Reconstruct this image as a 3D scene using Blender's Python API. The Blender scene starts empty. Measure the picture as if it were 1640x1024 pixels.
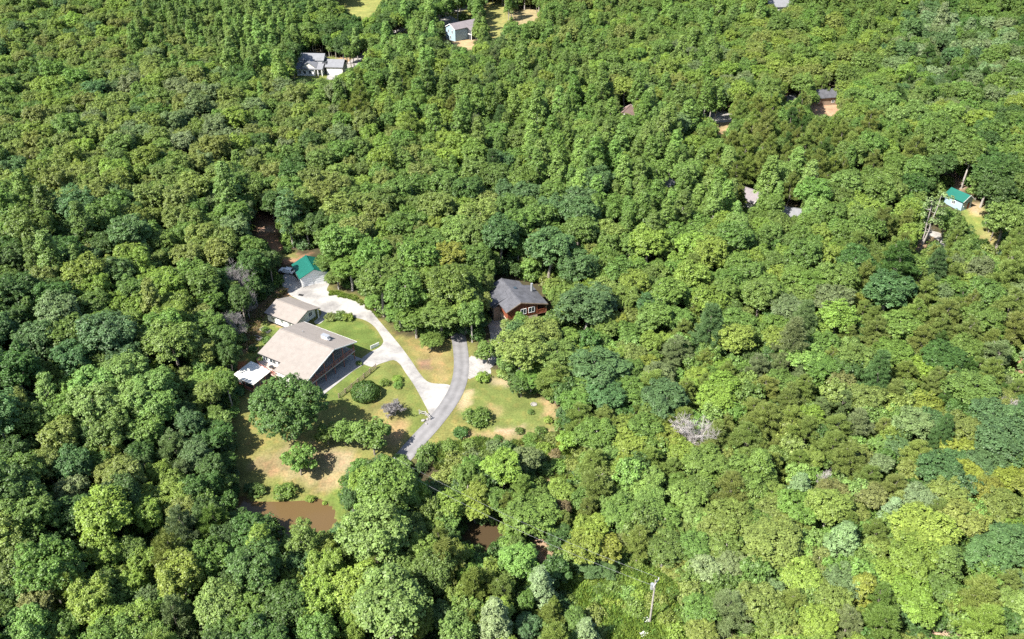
import bpy, bmesh, math, random
import numpy as np
from mathutils import Vector, Matrix

random.seed(7)
RNG = np.random.default_rng(11)
scene = bpy.context.scene
COL = scene.collection
R = math.radians

# ------------------------------------------------------------------ camera, sky, sun, exposure
F_PX, PITCH, CAM_H = 1350.0, R(33.2), 115.0
cam_data = bpy.data.cameras.new('camera')
cam_data.sensor_width = 36.0
cam_data.lens = F_PX / 1640.0 * 36.0
cam_data.clip_start, cam_data.clip_end = 1.0, 6000.0
cam = bpy.data.objects.new('camera', cam_data)
COL.objects.link(cam)
cam.location = (0, 0, CAM_H)
cam.rotation_euler = (R(90) - PITCH, 0, 0)
scene.camera = cam

SUN_EL = R(49)
SUN_FROM = Vector((-0.80, -0.60, 0)).normalized()        # horizontal direction towards the sun
world = bpy.data.worlds.new('World')
scene.world = world
world.use_nodes = True
wn = world.node_tree
wn.nodes.clear()
sky = wn.nodes.new('ShaderNodeTexSky')
sky.sky_type = 'NISHITA'
sky.sun_disc = False
sky.sun_elevation = SUN_EL
sky.sun_rotation = math.atan2(SUN_FROM.x, SUN_FROM.y)
bg = wn.nodes.new('ShaderNodeBackground')
bg.inputs['Strength'].default_value = 0.09
wo = wn.nodes.new('ShaderNodeOutputWorld')
wn.links.new(sky.outputs[0], bg.inputs[0])
wn.links.new(bg.outputs[0], wo.inputs[0])

sun_data = bpy.data.lights.new('sun', 'SUN')
sun_data.energy = 5.0
sun_data.angle = R(0.5)
sun_data.color = (1.0, 0.955, 0.88)
sun = bpy.data.objects.new('sun', sun_data)
COL.objects.link(sun)
to_sun = Vector((SUN_FROM.x * math.cos(SUN_EL), SUN_FROM.y * math.cos(SUN_EL), math.sin(SUN_EL)))
sun.rotation_euler = to_sun.to_track_quat('Z', 'Y').to_euler()
sun.location = (-60, -40, 160)

scene.view_settings.view_transform = 'Standard'
scene.view_settings.look = 'None'
scene.view_settings.gamma = 1.0
scene.view_settings.use_curve_mapping = False
scene.view_settings.exposure = 1.4
scene.render.engine = 'CYCLES'
scene.cycles.use_denoising = False
scene.cycles.max_bounces = 5
scene.cycles.diffuse_bounces = 3
scene.cycles.transmission_bounces = 3

# ------------------------------------------------------------------ terrain function and picture-to-ground rays
def sstep(t):
    t = np.clip(t, 0.0, 1.0)
    return t * t * (3 - 2 * t)

def height(x, y):
    x = np.asarray(x, float); y = np.asarray(y, float)
    v = -4.0 * sstep((141 - y) / 26) * np.exp(-((x + 25) / 70) ** 2)
    v = v + 8.0 * sstep((-64 - x) / 60) * sstep((420 - y) / 200)
    v = v + 5.0 * sstep((x - 30) / 80) * sstep((230 - y) / 60)
    w = sstep((y - 205) / 60)
    v = v + w * (2.2 * np.sin(x / 47.0 + 1.3) * np.cos(y / 61.0) + 1.8 * np.sin(y / 39.0 + x / 90.0))
    return v

def hz(x, y):
    return float(height(x, y))

CP, SP = math.cos(PITCH), math.sin(PITCH)
def hit(px, py, dz=0.0):
    """World point where the sight line through a photo pixel is dz metres above the terrain."""
    u = (px - 820) / F_PX; v = (py - 512) / F_PX
    d = (u, CP - v * SP, -SP - v * CP)
    z = dz
    for _ in range(12):
        t = (z - CAM_H) / d[2]
        z = 0.5 * z + 0.5 * (hz(d[0] * t, d[1] * t) + dz)
    t = (z - CAM_H) / d[2]
    return Vector((d[0] * t, d[1] * t, z))

def to_px(x, y, z):
    z = z - CAM_H
    c = y * CP - z * SP; up = y * SP + z * CP
    return 820 + F_PX * x / c, 512 - F_PX * up / c, c

def in_poly(px, py, poly):
    inside = False
    j = len(poly) - 1
    for i in range(len(poly)):
        xi, yi = poly[i]; xj, yj = poly[j]
        if (yi > py) != (yj > py) and px < (xj - xi) * (py - yi) / (yj - yi) + xi:
            inside = not inside
        j = i
    return inside

# ------------------------------------------------------------------ materials
MATS = {}
def node_mat(name):
    m = bpy.data.materials.new(name)
    m.use_nodes = True
    nt = m.node_tree
    b = nt.nodes['Principled BSDF']
    MATS[name] = m
    return m, nt, b

def N(nt, kind, **kw):
    n = nt.nodes.new(kind)
    for k, v in kw.items():
        setattr(n, k, v)
    return n

def simple_mat(name, col, rough=0.7, var=0.12, scale=3.0, bump=0.0, metal=0.0, spec=0.35):
    """A base colour broken up by two scales of noise, with some relief."""
    m, nt, b = node_mat(name)
    tc = N(nt, 'ShaderNodeTexCoord')
    n1 = N(nt, 'ShaderNodeTexNoise'); n1.inputs['Scale'].default_value = scale; n1.inputs['Detail'].default_value = 6
    n2 = N(nt, 'ShaderNodeTexNoise'); n2.inputs['Scale'].default_value = scale * 0.17; n2.inputs['Detail'].default_value = 3
    mx = N(nt, 'ShaderNodeMath', operation='ADD')
    rmp = N(nt, 'ShaderNodeMapRange')
    rmp.inputs['From Min'].default_value = 0.7; rmp.inputs['From Max'].default_value = 1.3
    rmp.inputs['To Min'].default_value = 1 - var * 1.6; rmp.inputs['To Max'].default_value = 1 + var * 1.6
    hs = N(nt, 'ShaderNodeVectorMath', operation='SCALE')
    hs.inputs[0].default_value = col
    nt.links.new(tc.outputs['Object'], n1.inputs['Vector'])
    nt.links.new(tc.outputs['Object'], n2.inputs['Vector'])
    nt.links.new(n1.outputs['Fac'], mx.inputs[0]); nt.links.new(n2.outputs['Fac'], mx.inputs[1])
    nt.links.new(mx.outputs[0], rmp.inputs['Value'])
    nt.links.new(rmp.outputs[0], hs.inputs['Scale'])
    nt.links.new(hs.outputs[0], b.inputs['Base Color'])
    b.inputs['Roughness'].default_value = rough
    b.inputs['Metallic'].default_value = metal
    b.inputs['Specular IOR Level'].default_value = spec
    if bump:
        bp = N(nt, 'ShaderNodeBump'); bp.inputs['Strength'].default_value = bump; bp.inputs['Distance'].default_value = 0.05
        nt.links.new(n1.outputs['Fac'], bp.inputs['Height'])
        nt.links.new(bp.outputs[0], b.inputs['Normal'])
    return m

def leaf_mat(name, gloss=0.35, trans=0.30, vlo=0.45, vhi=1.6):
    """Leaf colour = the tree's own tint x each leaf's own variation; a little light comes through."""
    m, nt, b = node_mat(name)
    out = nt.nodes['Material Output']
    tint = N(nt, 'ShaderNodeAttribute', attribute_type='INSTANCER', attribute_name='tint')
    var = N(nt, 'ShaderNodeAttribute', attribute_type='GEOMETRY', attribute_name='var')
    mr = N(nt, 'ShaderNodeMapRange')
    mr.inputs['To Min'].default_value = vlo; mr.inputs['To Max'].default_value = vhi
    nt.links.new(var.outputs['Fac'], mr.inputs['Value'])
    sc = N(nt, 'ShaderNodeVectorMath', operation='SCALE')
    nt.links.new(tint.outputs['Vector'], sc.inputs[0]); nt.links.new(mr.outputs[0], sc.inputs['Scale'])
    nt.links.new(sc.outputs[0], b.inputs['Base Color'])
    b.inputs['Roughness'].default_value = 0.5
    b.inputs['Specular IOR Level'].default_value = gloss
    tr = N(nt, 'ShaderNodeBsdfTranslucent')
    yel = N(nt, 'ShaderNodeVectorMath', operation='MULTIPLY'); yel.inputs[1].default_value = (1.25, 1.3, 0.6)
    nt.links.new(sc.outputs[0], yel.inputs[0]); nt.links.new(yel.outputs[0], tr.inputs['Color'])
    mix = N(nt, 'ShaderNodeMixShader'); mix.inputs[0].default_value = trans
    nt.links.new(b.outputs[0], mix.inputs[1]); nt.links.new(tr.outputs[0], mix.inputs[2])
    nt.links.new(mix.outputs[0], out.inputs['Surface'])
    return m

M_LEAF = leaf_mat('broad_leaf')
M_NEEDLE = leaf_mat('needle', 0.25, 0.28, 0.6, 1.35)
M_GRASSBLADE = leaf_mat('tall_grass', 0.25, 0.3, 0.6, 1.4)
M_BARK = simple_mat('bark', (0.20, 0.175, 0.145), 0.9, 0.25, 4.0, 0.5)
M_PALEBARK = simple_mat('pale_bark', (0.30, 0.275, 0.245), 0.9, 0.2, 4.0, 0.4)
M_DEADWOOD = simple_mat('dead_wood', (0.36, 0.33, 0.31), 0.9, 0.2, 3.0, 0.3)
M_TWIG = simple_mat('grey_twigs', (0.21, 0.195, 0.188), 0.9, 0.2, 3.0, 0.0)
M_CONC = simple_mat('concrete', (0.28, 0.27, 0.255), 0.85, 0.12, 0.9, 0.15)
M_GRAVEL = simple_mat('gravel', (0.27, 0.255, 0.235), 0.95, 0.22, 2.5, 0.6)
M_DIRT = simple_mat('dirt', (0.36, 0.235, 0.135), 0.95, 0.25, 1.2, 0.5)
M_TAN = simple_mat('tan_shingle', (0.222, 0.196, 0.174), 0.9, 0.07, 5.0, 0.35)
M_CHAR = simple_mat('charcoal_shingle', (0.080, 0.081, 0.090), 0.9, 0.22, 4.0, 0.4)
M_GREY = simple_mat('grey_shingle', (0.175, 0.178, 0.19), 0.85, 0.10, 4.0, 0.3)
M_PURP = simple_mat('weathered_brown_shingle', (0.18, 0.158, 0.162), 0.9, 0.12, 4.0, 0.3)
M_BROWNROOF = simple_mat('brown_shingle', (0.19, 0.13, 0.112), 0.9, 0.15, 4.0, 0.3)
M_TEAL = simple_mat('teal_metal', (0.009, 0.105, 0.078), 0.4, 0.05, 1.2, 0.0, 0.0, 0.5)
M_WHITE = simple_mat('white_paint', (0.78, 0.77, 0.74), 0.6, 0.05, 2.0)
M_CREAM = simple_mat('cream_siding', (0.68, 0.65, 0.58), 0.7, 0.06, 2.0)
M_BLUESIDE = simple_mat('pale_blue_siding', (0.27, 0.37, 0.43), 0.7, 0.06, 2.0)
M_REDLOG = simple_mat('red_brown_logs', (0.19, 0.058, 0.028), 0.7, 0.18, 3.0, 0.3)
M_REDDECK = simple_mat('red_stained_wood', (0.30, 0.115, 0.085), 0.7, 0.15, 4.0)
M_DECK = simple_mat('weathered_deck', (0.40, 0.335, 0.29), 0.85, 0.15, 3.0)
M_WOOD = simple_mat('old_wood', (0.24, 0.18, 0.13), 0.9, 0.2, 4.0, 0.3)
M_GREYWOOD = simple_mat('silver_wood', (0.33, 0.315, 0.295), 0.9, 0.15, 4.0, 0.3)
M_STUCCO = simple_mat('tan_block', (0.52, 0.42, 0.30), 0.9, 0.1, 3.0, 0.2)
M_STONE = simple_mat('pale_stone', (0.26, 0.245, 0.225), 0.9, 0.2, 3.0, 0.5)
M_DARK = simple_mat('dark_interior', (0.03, 0.032, 0.036), 0.8, 0.1, 2.0)
M_SCREEN = simple_mat('insect_screen', (0.055, 0.06, 0.065), 0.6, 0.1, 3.0)
M_BLACK = simple_mat('black_rubber', (0.02, 0.02, 0.02), 0.7, 0.1, 3.0)
M_CAR = simple_mat('white_car_paint', (0.78, 0.78, 0.78), 0.25, 0.02, 1.0, 0, 0, 0.6)
M_METAL = simple_mat('galvanised_metal', (0.42, 0.43, 0.44), 0.4, 0.06, 2.0, 0, 0.5)
M_SOIL = simple_mat('garden_soil', (0.11, 0.075, 0.05), 0.95, 0.2, 4.0, 0.4)
M_WIRE = simple_mat('wire', (0.45, 0.45, 0.46), 0.5, 0.05, 1.0, 0, 0.5)

m, nt, b = node_mat('window_glass')
b.inputs['Base Color'].default_value = (0.035, 0.05, 0.06, 1); b.inputs['Roughness'].default_value = 0.08
b.inputs['Specular IOR Level'].default_value = 0.8
M_GLASS = m

# asphalt: tyre tracks polished paler, a darker middle and dark seams; the pattern follows the road (UV)
m, nt, b = node_mat('asphalt'); M_ASPH = m
uv = N(nt, 'ShaderNodeUVMap')
sepx = N(nt, 'ShaderNodeSeparateXYZ'); nt.links.new(uv.outputs[0], sepx.inputs[0])
tc = N(nt, 'ShaderNodeTexCoord')
nz = N(nt, 'ShaderNodeTexNoise'); nz.inputs['Scale'].default_value = 0.6; nz.inputs['Detail'].default_value = 8
nt.links.new(tc.outputs['Object'], nz.inputs['Vector'])
wv = N(nt, 'ShaderNodeMath', operation='MULTIPLY'); wv.inputs[1].default_value = 12.566
nt.links.new(sepx.outputs[0], wv.inputs[0])
cs = N(nt, 'ShaderNodeMath', operation='COSINE'); nt.links.new(wv.outputs[0], cs.inputs[0])
m1 = N(nt, 'ShaderNodeMath', operation='MULTIPLY'); m1.inputs[1].default_value = -0.018; nt.links.new(cs.outputs[0], m1.inputs[0])
m2 = N(nt, 'ShaderNodeMath', operation='MULTIPLY_ADD'); m2.inputs[1].default_value = 0.14; m2.inputs[2].default_value = 0.095
nt.links.new(nz.outputs['Fac'], m2.inputs[0])
ad = N(nt, 'ShaderNodeMath', operation='ADD'); nt.links.new(m1.outputs[0], ad.inputs[0]); nt.links.new(m2.outputs[0], ad.inputs[1])
cc = N(nt, 'ShaderNodeVectorMath', operation='SCALE'); cc.inputs[0].default_value = (1.0, 0.965, 0.96)
nt.links.new(ad.outputs[0], cc.inputs['Scale']); nt.links.new(cc.outputs[0], b.inputs['Base Color'])
b.inputs['Roughness'].default_value = 0.85

# driveway concrete: broad grey wear stains over pale slabs
m, nt, b = node_mat('driveway_concrete'); M_DRIVE = m
tc = N(nt, 'ShaderNodeTexCoord')
nz = N(nt, 'ShaderNodeTexNoise'); nz.inputs['Scale'].default_value = 0.16; nz.inputs['Detail'].default_value = 5; nz.inputs['Roughness'].default_value = 0.6
nf = N(nt, 'ShaderNodeTexNoise'); nf.inputs['Scale'].default_value = 1.8; nf.inputs['Detail'].default_value = 6
for q in (nz, nf): nt.links.new(tc.outputs['Object'], q.inputs['Vector'])
rp = N(nt, 'ShaderNodeValToRGB')
rp.color_ramp.elements[0].position = 0.34; rp.color_ramp.elements[0].color = (0.175, 0.165, 0.157, 1)
rp.color_ramp.elements[1].position = 0.55; rp.color_ramp.elements[1].color = (0.32, 0.307, 0.285, 1)
nt.links.new(nz.outputs['Fac'], rp.inputs[0])
mv = N(nt, 'ShaderNodeMapRange'); mv.inputs['To Min'].default_value = 0.82; mv.inputs['To Max'].default_value = 1.16
nt.links.new(nf.outputs['Fac'], mv.inputs['Value'])
sc = N(nt, 'ShaderNodeVectorMath', operation='SCALE')
nt.links.new(rp.outputs[0], sc.inputs[0]); nt.links.new(mv.outputs[0], sc.inputs['Scale']); nt.links.new(sc.outputs[0], b.inputs['Base Color'])
b.inputs['Roughness'].default_value = 0.85

# muddy water
def water_mat(name, col):
    m, nt, b = node_mat(name)
    b.inputs['Base Color'].default_value = (*col, 1)
    b.inputs['Roughness'].default_value = 0.12
    b.inputs['IOR'].default_value = 1.33
    tc = N(nt, 'ShaderNodeTexCoord')
    nz = N(nt, 'ShaderNodeTexNoise'); nz.inputs['Scale'].default_value = 1.2; nz.inputs['Detail'].default_value = 3
    nt.links.new(tc.outputs['Object'], nz.inputs['Vector'])
    bp = N(nt, 'ShaderNodeBump'); bp.inputs['Strength'].default_value = 0.05; bp.inputs['Distance'].default_value = 0.05
    nt.links.new(nz.outputs['Fac'], bp.inputs['Height']); nt.links.new(bp.outputs[0], b.inputs['Normal'])
    return m
M_MUD = water_mat('muddy_water', (0.108, 0.070, 0.031))
M_MUD2 = water_mat('darker_muddy_water', (0.058, 0.040, 0.022))

# ground: the mapped cover colour, broken up into tufts and worn spots
m, nt, b = node_mat('ground_cover'); M_GROUND = m
at = N(nt, 'ShaderNodeAttribute', attribute_name='cover')
tc = N(nt, 'ShaderNodeTexCoord')
n1 = N(nt, 'ShaderNodeTexNoise'); n1.inputs['Scale'].default_value = 2.6; n1.inputs['Detail'].default_value = 8; n1.inputs['Roughness'].default_value = 0.65
n2 = N(nt, 'ShaderNodeTexNoise'); n2.inputs['Scale'].default_value = 0.28; n2.inputs['Detail'].default_value = 4
n3 = N(nt, 'ShaderNodeTexNoise'); n3.inputs['Scale'].default_value = 0.55; n3.inputs['Detail'].default_value = 5
for q in (n1, n2, n3): nt.links.new(tc.outputs['Object'], q.inputs['Vector'])
mr1 = N(nt, 'ShaderNodeMapRange'); mr1.inputs['From Min'].default_value = 0.25; mr1.inputs['From Max'].default_value = 0.75
mr1.inputs['To Min'].default_value = 0.62; mr1.inputs['To Max'].default_value = 1.42
nt.links.new(n1.outputs['Fac'], mr1.inputs['Value'])
mr2 = N(nt, 'ShaderNodeMapRange'); mr2.inputs['From Min'].default_value = 0.3; mr2.inputs['From Max'].default_value = 0.7
mr2.inputs['To Min'].default_value = 0.8; mr2.inputs['To Max'].default_value = 1.22
nt.links.new(n2.outputs['Fac'], mr2.inputs['Value'])
mm = N(nt, 'ShaderNodeMath', operation='MULTIPLY'); nt.links.new(mr1.outputs[0], mm.inputs[0]); nt.links.new(mr2.outputs[0], mm.inputs[1])
sc = N(nt, 'ShaderNodeVectorMath', operation='SCALE'); nt.links.new(at.outputs['Color'], sc.inputs[0]); nt.links.new(mm.outputs[0], sc.inputs['Scale'])
dry = N(nt, 'ShaderNodeVectorMath', operation='MULTIPLY'); dry.inputs[1].default_value = (1.28, 1.08, 1.12); nt.links.new(sc.outputs[0], dry.inputs[0])
mr3 = N(nt, 'ShaderNodeMapRange'); mr3.inputs['From Min'].default_value = 0.5; mr3.inputs['From Max'].default_value = 0.68
nt.links.new(n3.outputs['Fac'], mr3.inputs['Value'])
mxc = N(nt, 'ShaderNodeMix', data_type='VECTOR'); nt.links.new(mr3.outputs[0], mxc.inputs['Factor'])
nt.links.new(sc.outputs[0], mxc.inputs[4]); nt.links.new(dry.outputs[0], mxc.inputs[5])
nt.links.new(mxc.outputs[1], b.inputs['Base Color'])
b.inputs['Roughness'].default_value = 0.95; b.inputs['Specular IOR Level'].default_value = 0.1
bp = N(nt, 'ShaderNodeBump'); bp.inputs['Strength'].default_value = 0.7; bp.inputs['Distance'].default_value = 0.12
nt.links.new(n1.outputs['Fac'], bp.inputs['Height']); nt.links.new(bp.outputs[0], b.inputs['Normal'])

# ------------------------------------------------------------------ mesh helpers
class MB:
    def __init__(self):
        self.v, self.f = [], []
    def add(self, vs, fs):
        o = len(self.v)
        self.v += [tuple(p) for p in vs]
        self.f += [tuple(i + o for i in q) for q in fs]
        return self
    def box(self, x0, x1, y0, y1, z0, z1):
        return self.add([(x0, y0, z0), (x1, y0, z0), (x1, y1, z0), (x0, y1, z0), (x0, y0, z1), (x1, y0, z1), (x1, y1, z1), (x0, y1, z1)],
                        [(0, 3, 2, 1), (4, 5, 6, 7), (0, 1, 5, 4), (1, 2, 6, 5), (2, 3, 7, 6), (3, 0, 4, 7)])
    def bar(self, a, b, w, h):
        """A square bar from a to b."""
        a, b = Vector(a), Vector(b)
        d = (b - a).normalized()
        s = d.cross(Vector((0, 0, 1)))
        s = Vector((1, 0, 0)) if s.length < 1e-4 else s.normalized()
        u = s.cross(d).normalized()
        vs = [p + s * (w / 2) * i + u * (h / 2) * j for p in (a, b) for i, j in ((-1, -1), (1, -1), (1, 1), (-1, 1))]
        return self.add(vs, [(0, 1, 2, 3), (7, 6, 5, 4), (0, 4, 5, 1), (1, 5, 6, 2), (2, 6, 7, 3), (3, 7, 4, 0)])
    def slab(self, pts, t):
        """A plate of thickness t (downwards) under a 3-D outline."""
        n = len(pts)
        vs = list(pts) + [(p[0], p[1], p[2] - t) for p in pts]
        return self.add(vs, [tuple(range(n)), tuple(range(2 * n - 1, n - 1, -1))] + [(i, i + n, (i + 1) % n + n, (i + 1) % n) for i in range(n)])
    def tube(self, pts, radii, sides=6, cap=True):
        pts = [Vector(p) for p in pts]
        o = len(self.v)
        for i, p in enumerate(pts):
            d = (pts[min(i + 1, len(pts) - 1)] - pts[max(i - 1, 0)]).normalized()
            s = d.orthogonal().normalized() if abs(d.z) < 0.98 else Vector((1, 0, 0))
            s = (s - d * s.dot(d)).normalized()
            u = d.cross(s)
            for k in range(sides):
                a = 2 * math.pi * k / sides
                self.v.append(tuple(p + (s * math.cos(a) + u * math.sin(a)) * radii[i]))
        for i in range(len(pts) - 1):
            for k in range(sides):
                k2 = (k + 1) % sides
                self.f.append((o + i * sides + k, o + i * sides + k2, o + (i + 1) * sides + k2, o + (i + 1) * sides + k))
        if cap:
            self.f.append(tuple(o + (len(pts) - 1) * sides + k for k in range(sides)))
            self.f.append(tuple(o + k for k in reversed(range(sides))))
        return self
    def mesh(self, name, mat):
        me = bpy.data.meshes.new(name)
        me.from_pydata(self.v, [], self.f)
        me.materials.append(mat)
        me.update()
        return me
    def build(self, name, mat, parent=None, bevel=0.0):
        o = bpy.data.objects.new(name, self.mesh(name, mat))
        COL.objects.link(o)
        o.parent = parent
        if bevel:
            bv = o.modifiers.new('edge', 'BEVEL'); bv.width = bevel; bv.segments = 2; bv.limit_method = 'ANGLE'
        return o

def tag(o, label=None, cat=None, group=None, kind=None):
    for k, v in (('label', label), ('category', cat), ('group', group), ('kind', kind)):
        if v: o[k] = v
    return o

def thing(name, label, cat, loc, rz=0.0, group=None):
    o = bpy.data.objects.new(name, None)
    o.empty_display_size = 0.5
    COL.objects.link(o)
    o.location = loc; o.rotation_euler = (0, 0, rz)
    return tag(o, label, cat, group)

def part_mesh(name, me, parent, loc=(0, 0, 0), rot=(0, 0, 0)):
    o = bpy.data.objects.new(name, me)
    COL.objects.link(o); o.parent = parent; o.location = loc; o.rotation_euler = rot
    return o

def drape(name, poly, mat, off, cell=2.0):
    """A sheet in the shape of a world-space outline, laid over the terrain."""
    bm = bmesh.new()
    bm.faces.new([bm.verts.new((p[0], p[1], 0)) for p in poly])
    xs = [p[0] for p in poly]; ys = [p[1] for p in poly]
    for lo, hi, ax in ((min(xs), max(xs), 0), (min(ys), max(ys), 1)):
        c = math.ceil(lo / cell) * cell
        while c < hi:
            co = Vector((c, 0, 0)) if ax == 0 else Vector((0, c, 0))
            no = Vector((1, 0, 0)) if ax == 0 else Vector((0, 1, 0))
            bmesh.ops.bisect_plane(bm, geom=bm.verts[:] + bm.edges[:] + bm.faces[:], plane_co=co, plane_no=no, dist=1e-5)
            c += cell
    bmesh.ops.triangulate(bm, faces=bm.faces[:])
    for v in bm.verts:
        v.co.z = hz(v.co.x, v.co.y) + off
    bmesh.ops.recalc_face_normals(bm, faces=bm.faces[:])
    me = bpy.data.meshes.new(name); bm.to_mesh(me); bm.free()
    if me.polygons and sum(p.normal.z for p in me.polygons) < 0:
        me.flip_normals()
    me.materials.append(mat)
    o = bpy.data.objects.new(name, me); COL.objects.link(o)
    return tag(o, kind='structure')

def smooth_line(pts, step=1.0, closed=False):
    """Catmull-Rom curve through the points, resampled."""
    P = [Vector(p) for p in pts]
    out = []
    n = len(P)
    rng = range(n if closed else n - 1)
    for i in rng:
        g = (lambda k: P[k % n]) if closed else (lambda k: P[min(max(k, 0), n - 1)])
        p0, p1, p2, p3 = g(i - 1), g(i), g(i + 1), g(i + 2)
        m_ = max(1, int((p2 - p1).length / step))
        for s in range(m_):
            t = s / m_
            out.append(0.5 * ((2 * p1) + (p2 - p0) * t + (2 * p0 - 5 * p1 + 4 * p2 - p3) * t * t + (3 * p1 - p0 - 3 * p2 + p3) * t ** 3))
    if not closed: out.append(P[-1])
    return out

def px_poly(pts, smooth=True, step=1.0):
    w = [hit(*p) for p in pts]
    w = [Vector((p.x, p.y, 0)) for p in w]
    return smooth_line(w, step, True) if smooth else w

def ribbon(name, pts, width, mat, off):
    line = smooth_line([Vector((p.x, p.y, 0)) for p in pts], 1.2)
    vs, fs, uvs = [], [], []
    na = 7
    for i, p in enumerate(line):
        d = (line[min(i + 1, len(line) - 1)] - line[max(i - 1, 0)]).normalized()
        s = Vector((d.y, -d.x, 0))
        for k in range(na):
            q = p + s * width * (k / (na - 1) - 0.5)
            vs.append((q.x, q.y, hz(q.x, q.y) + off)); uvs.append((k / (na - 1), i * 0.3))
    for i in range(len(line) - 1):
        for k in range(na - 1):
            fs.append((i * na + k, i * na + k + 1, (i + 1) * na + k + 1, (i + 1) * na + k))
    me = bpy.data.meshes.new(name); me.from_pydata(vs, [], fs)
    ul = me.uv_layers.new(name='UVMap')
    for lp in me.loops: ul.data[lp.index].uv = uvs[lp.vertex_index]
    me.materials.append(mat); me.update()
    if sum(p.normal.z for p in me.polygons) < 0: me.flip_normals()
    o = bpy.data.objects.new(name, me); COL.objects.link(o)
    return tag(o, kind='structure'), line

# ------------------------------------------------------------------ ponds (outlines first: the ground is hollowed under them)
POND1 = px_poly([(373, 800), (392, 790), (402, 800), (418, 802), (440, 804), (470, 804), (497, 801), (514, 801), (520, 808), (530, 813), (534, 822),
                 (535, 835), (528, 848), (508, 862), (480, 868), (445, 862), (410, 848), (385, 832)], True, 1.0)
POND2 = px_poly([(742, 854), (752, 846), (768, 842), (786, 841), (799, 848), (803, 860), (797, 874), (782, 886), (766, 886), (752, 872)], True, 1.0)
WL1 = hz(-40, 111) + 0.05
WL2 = hz(-5, 105) + 0.05

def sdist(X, Y, poly):
    """Signed distance to an outline, positive inside."""
    P = np.array([(p[0], p[1]) for p in poly])
    Q = np.roll(P, -1, axis=0)
    best = np.full(X.shape, 1e9); ins = np.zeros(X.shape, bool)
    for (ax, ay), (bx, by) in zip(P, Q):
        dx, dy = bx - ax, by - ay
        L = dx * dx + dy * dy + 1e-12
        t = np.clip(((X - ax) * dx + (Y - ay) * dy) / L, 0, 1)
        best = np.minimum(best, (X - ax - t * dx) ** 2 + (Y - ay - t * dy) ** 2)
        c = (ay > Y) != (by > Y)
        if by != ay:
            ins ^= c & (X < (bx - ax) * (Y - ay) / (by - ay) + ax)
    d = np.sqrt(best)
    return np.where(ins, d, -d)

def wob(X, Y, s, ph=0.0):
    return (np.sin(X / s * 1.7 + ph) * np.cos(Y / s * 1.3 - ph * 2) + 0.6 * np.sin((X + 2 * Y) / s * 1.9 + ph * 3) + 0.5 * np.cos((2.3 * X - Y) / s * 2.7 + ph)) / 2.1

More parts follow.
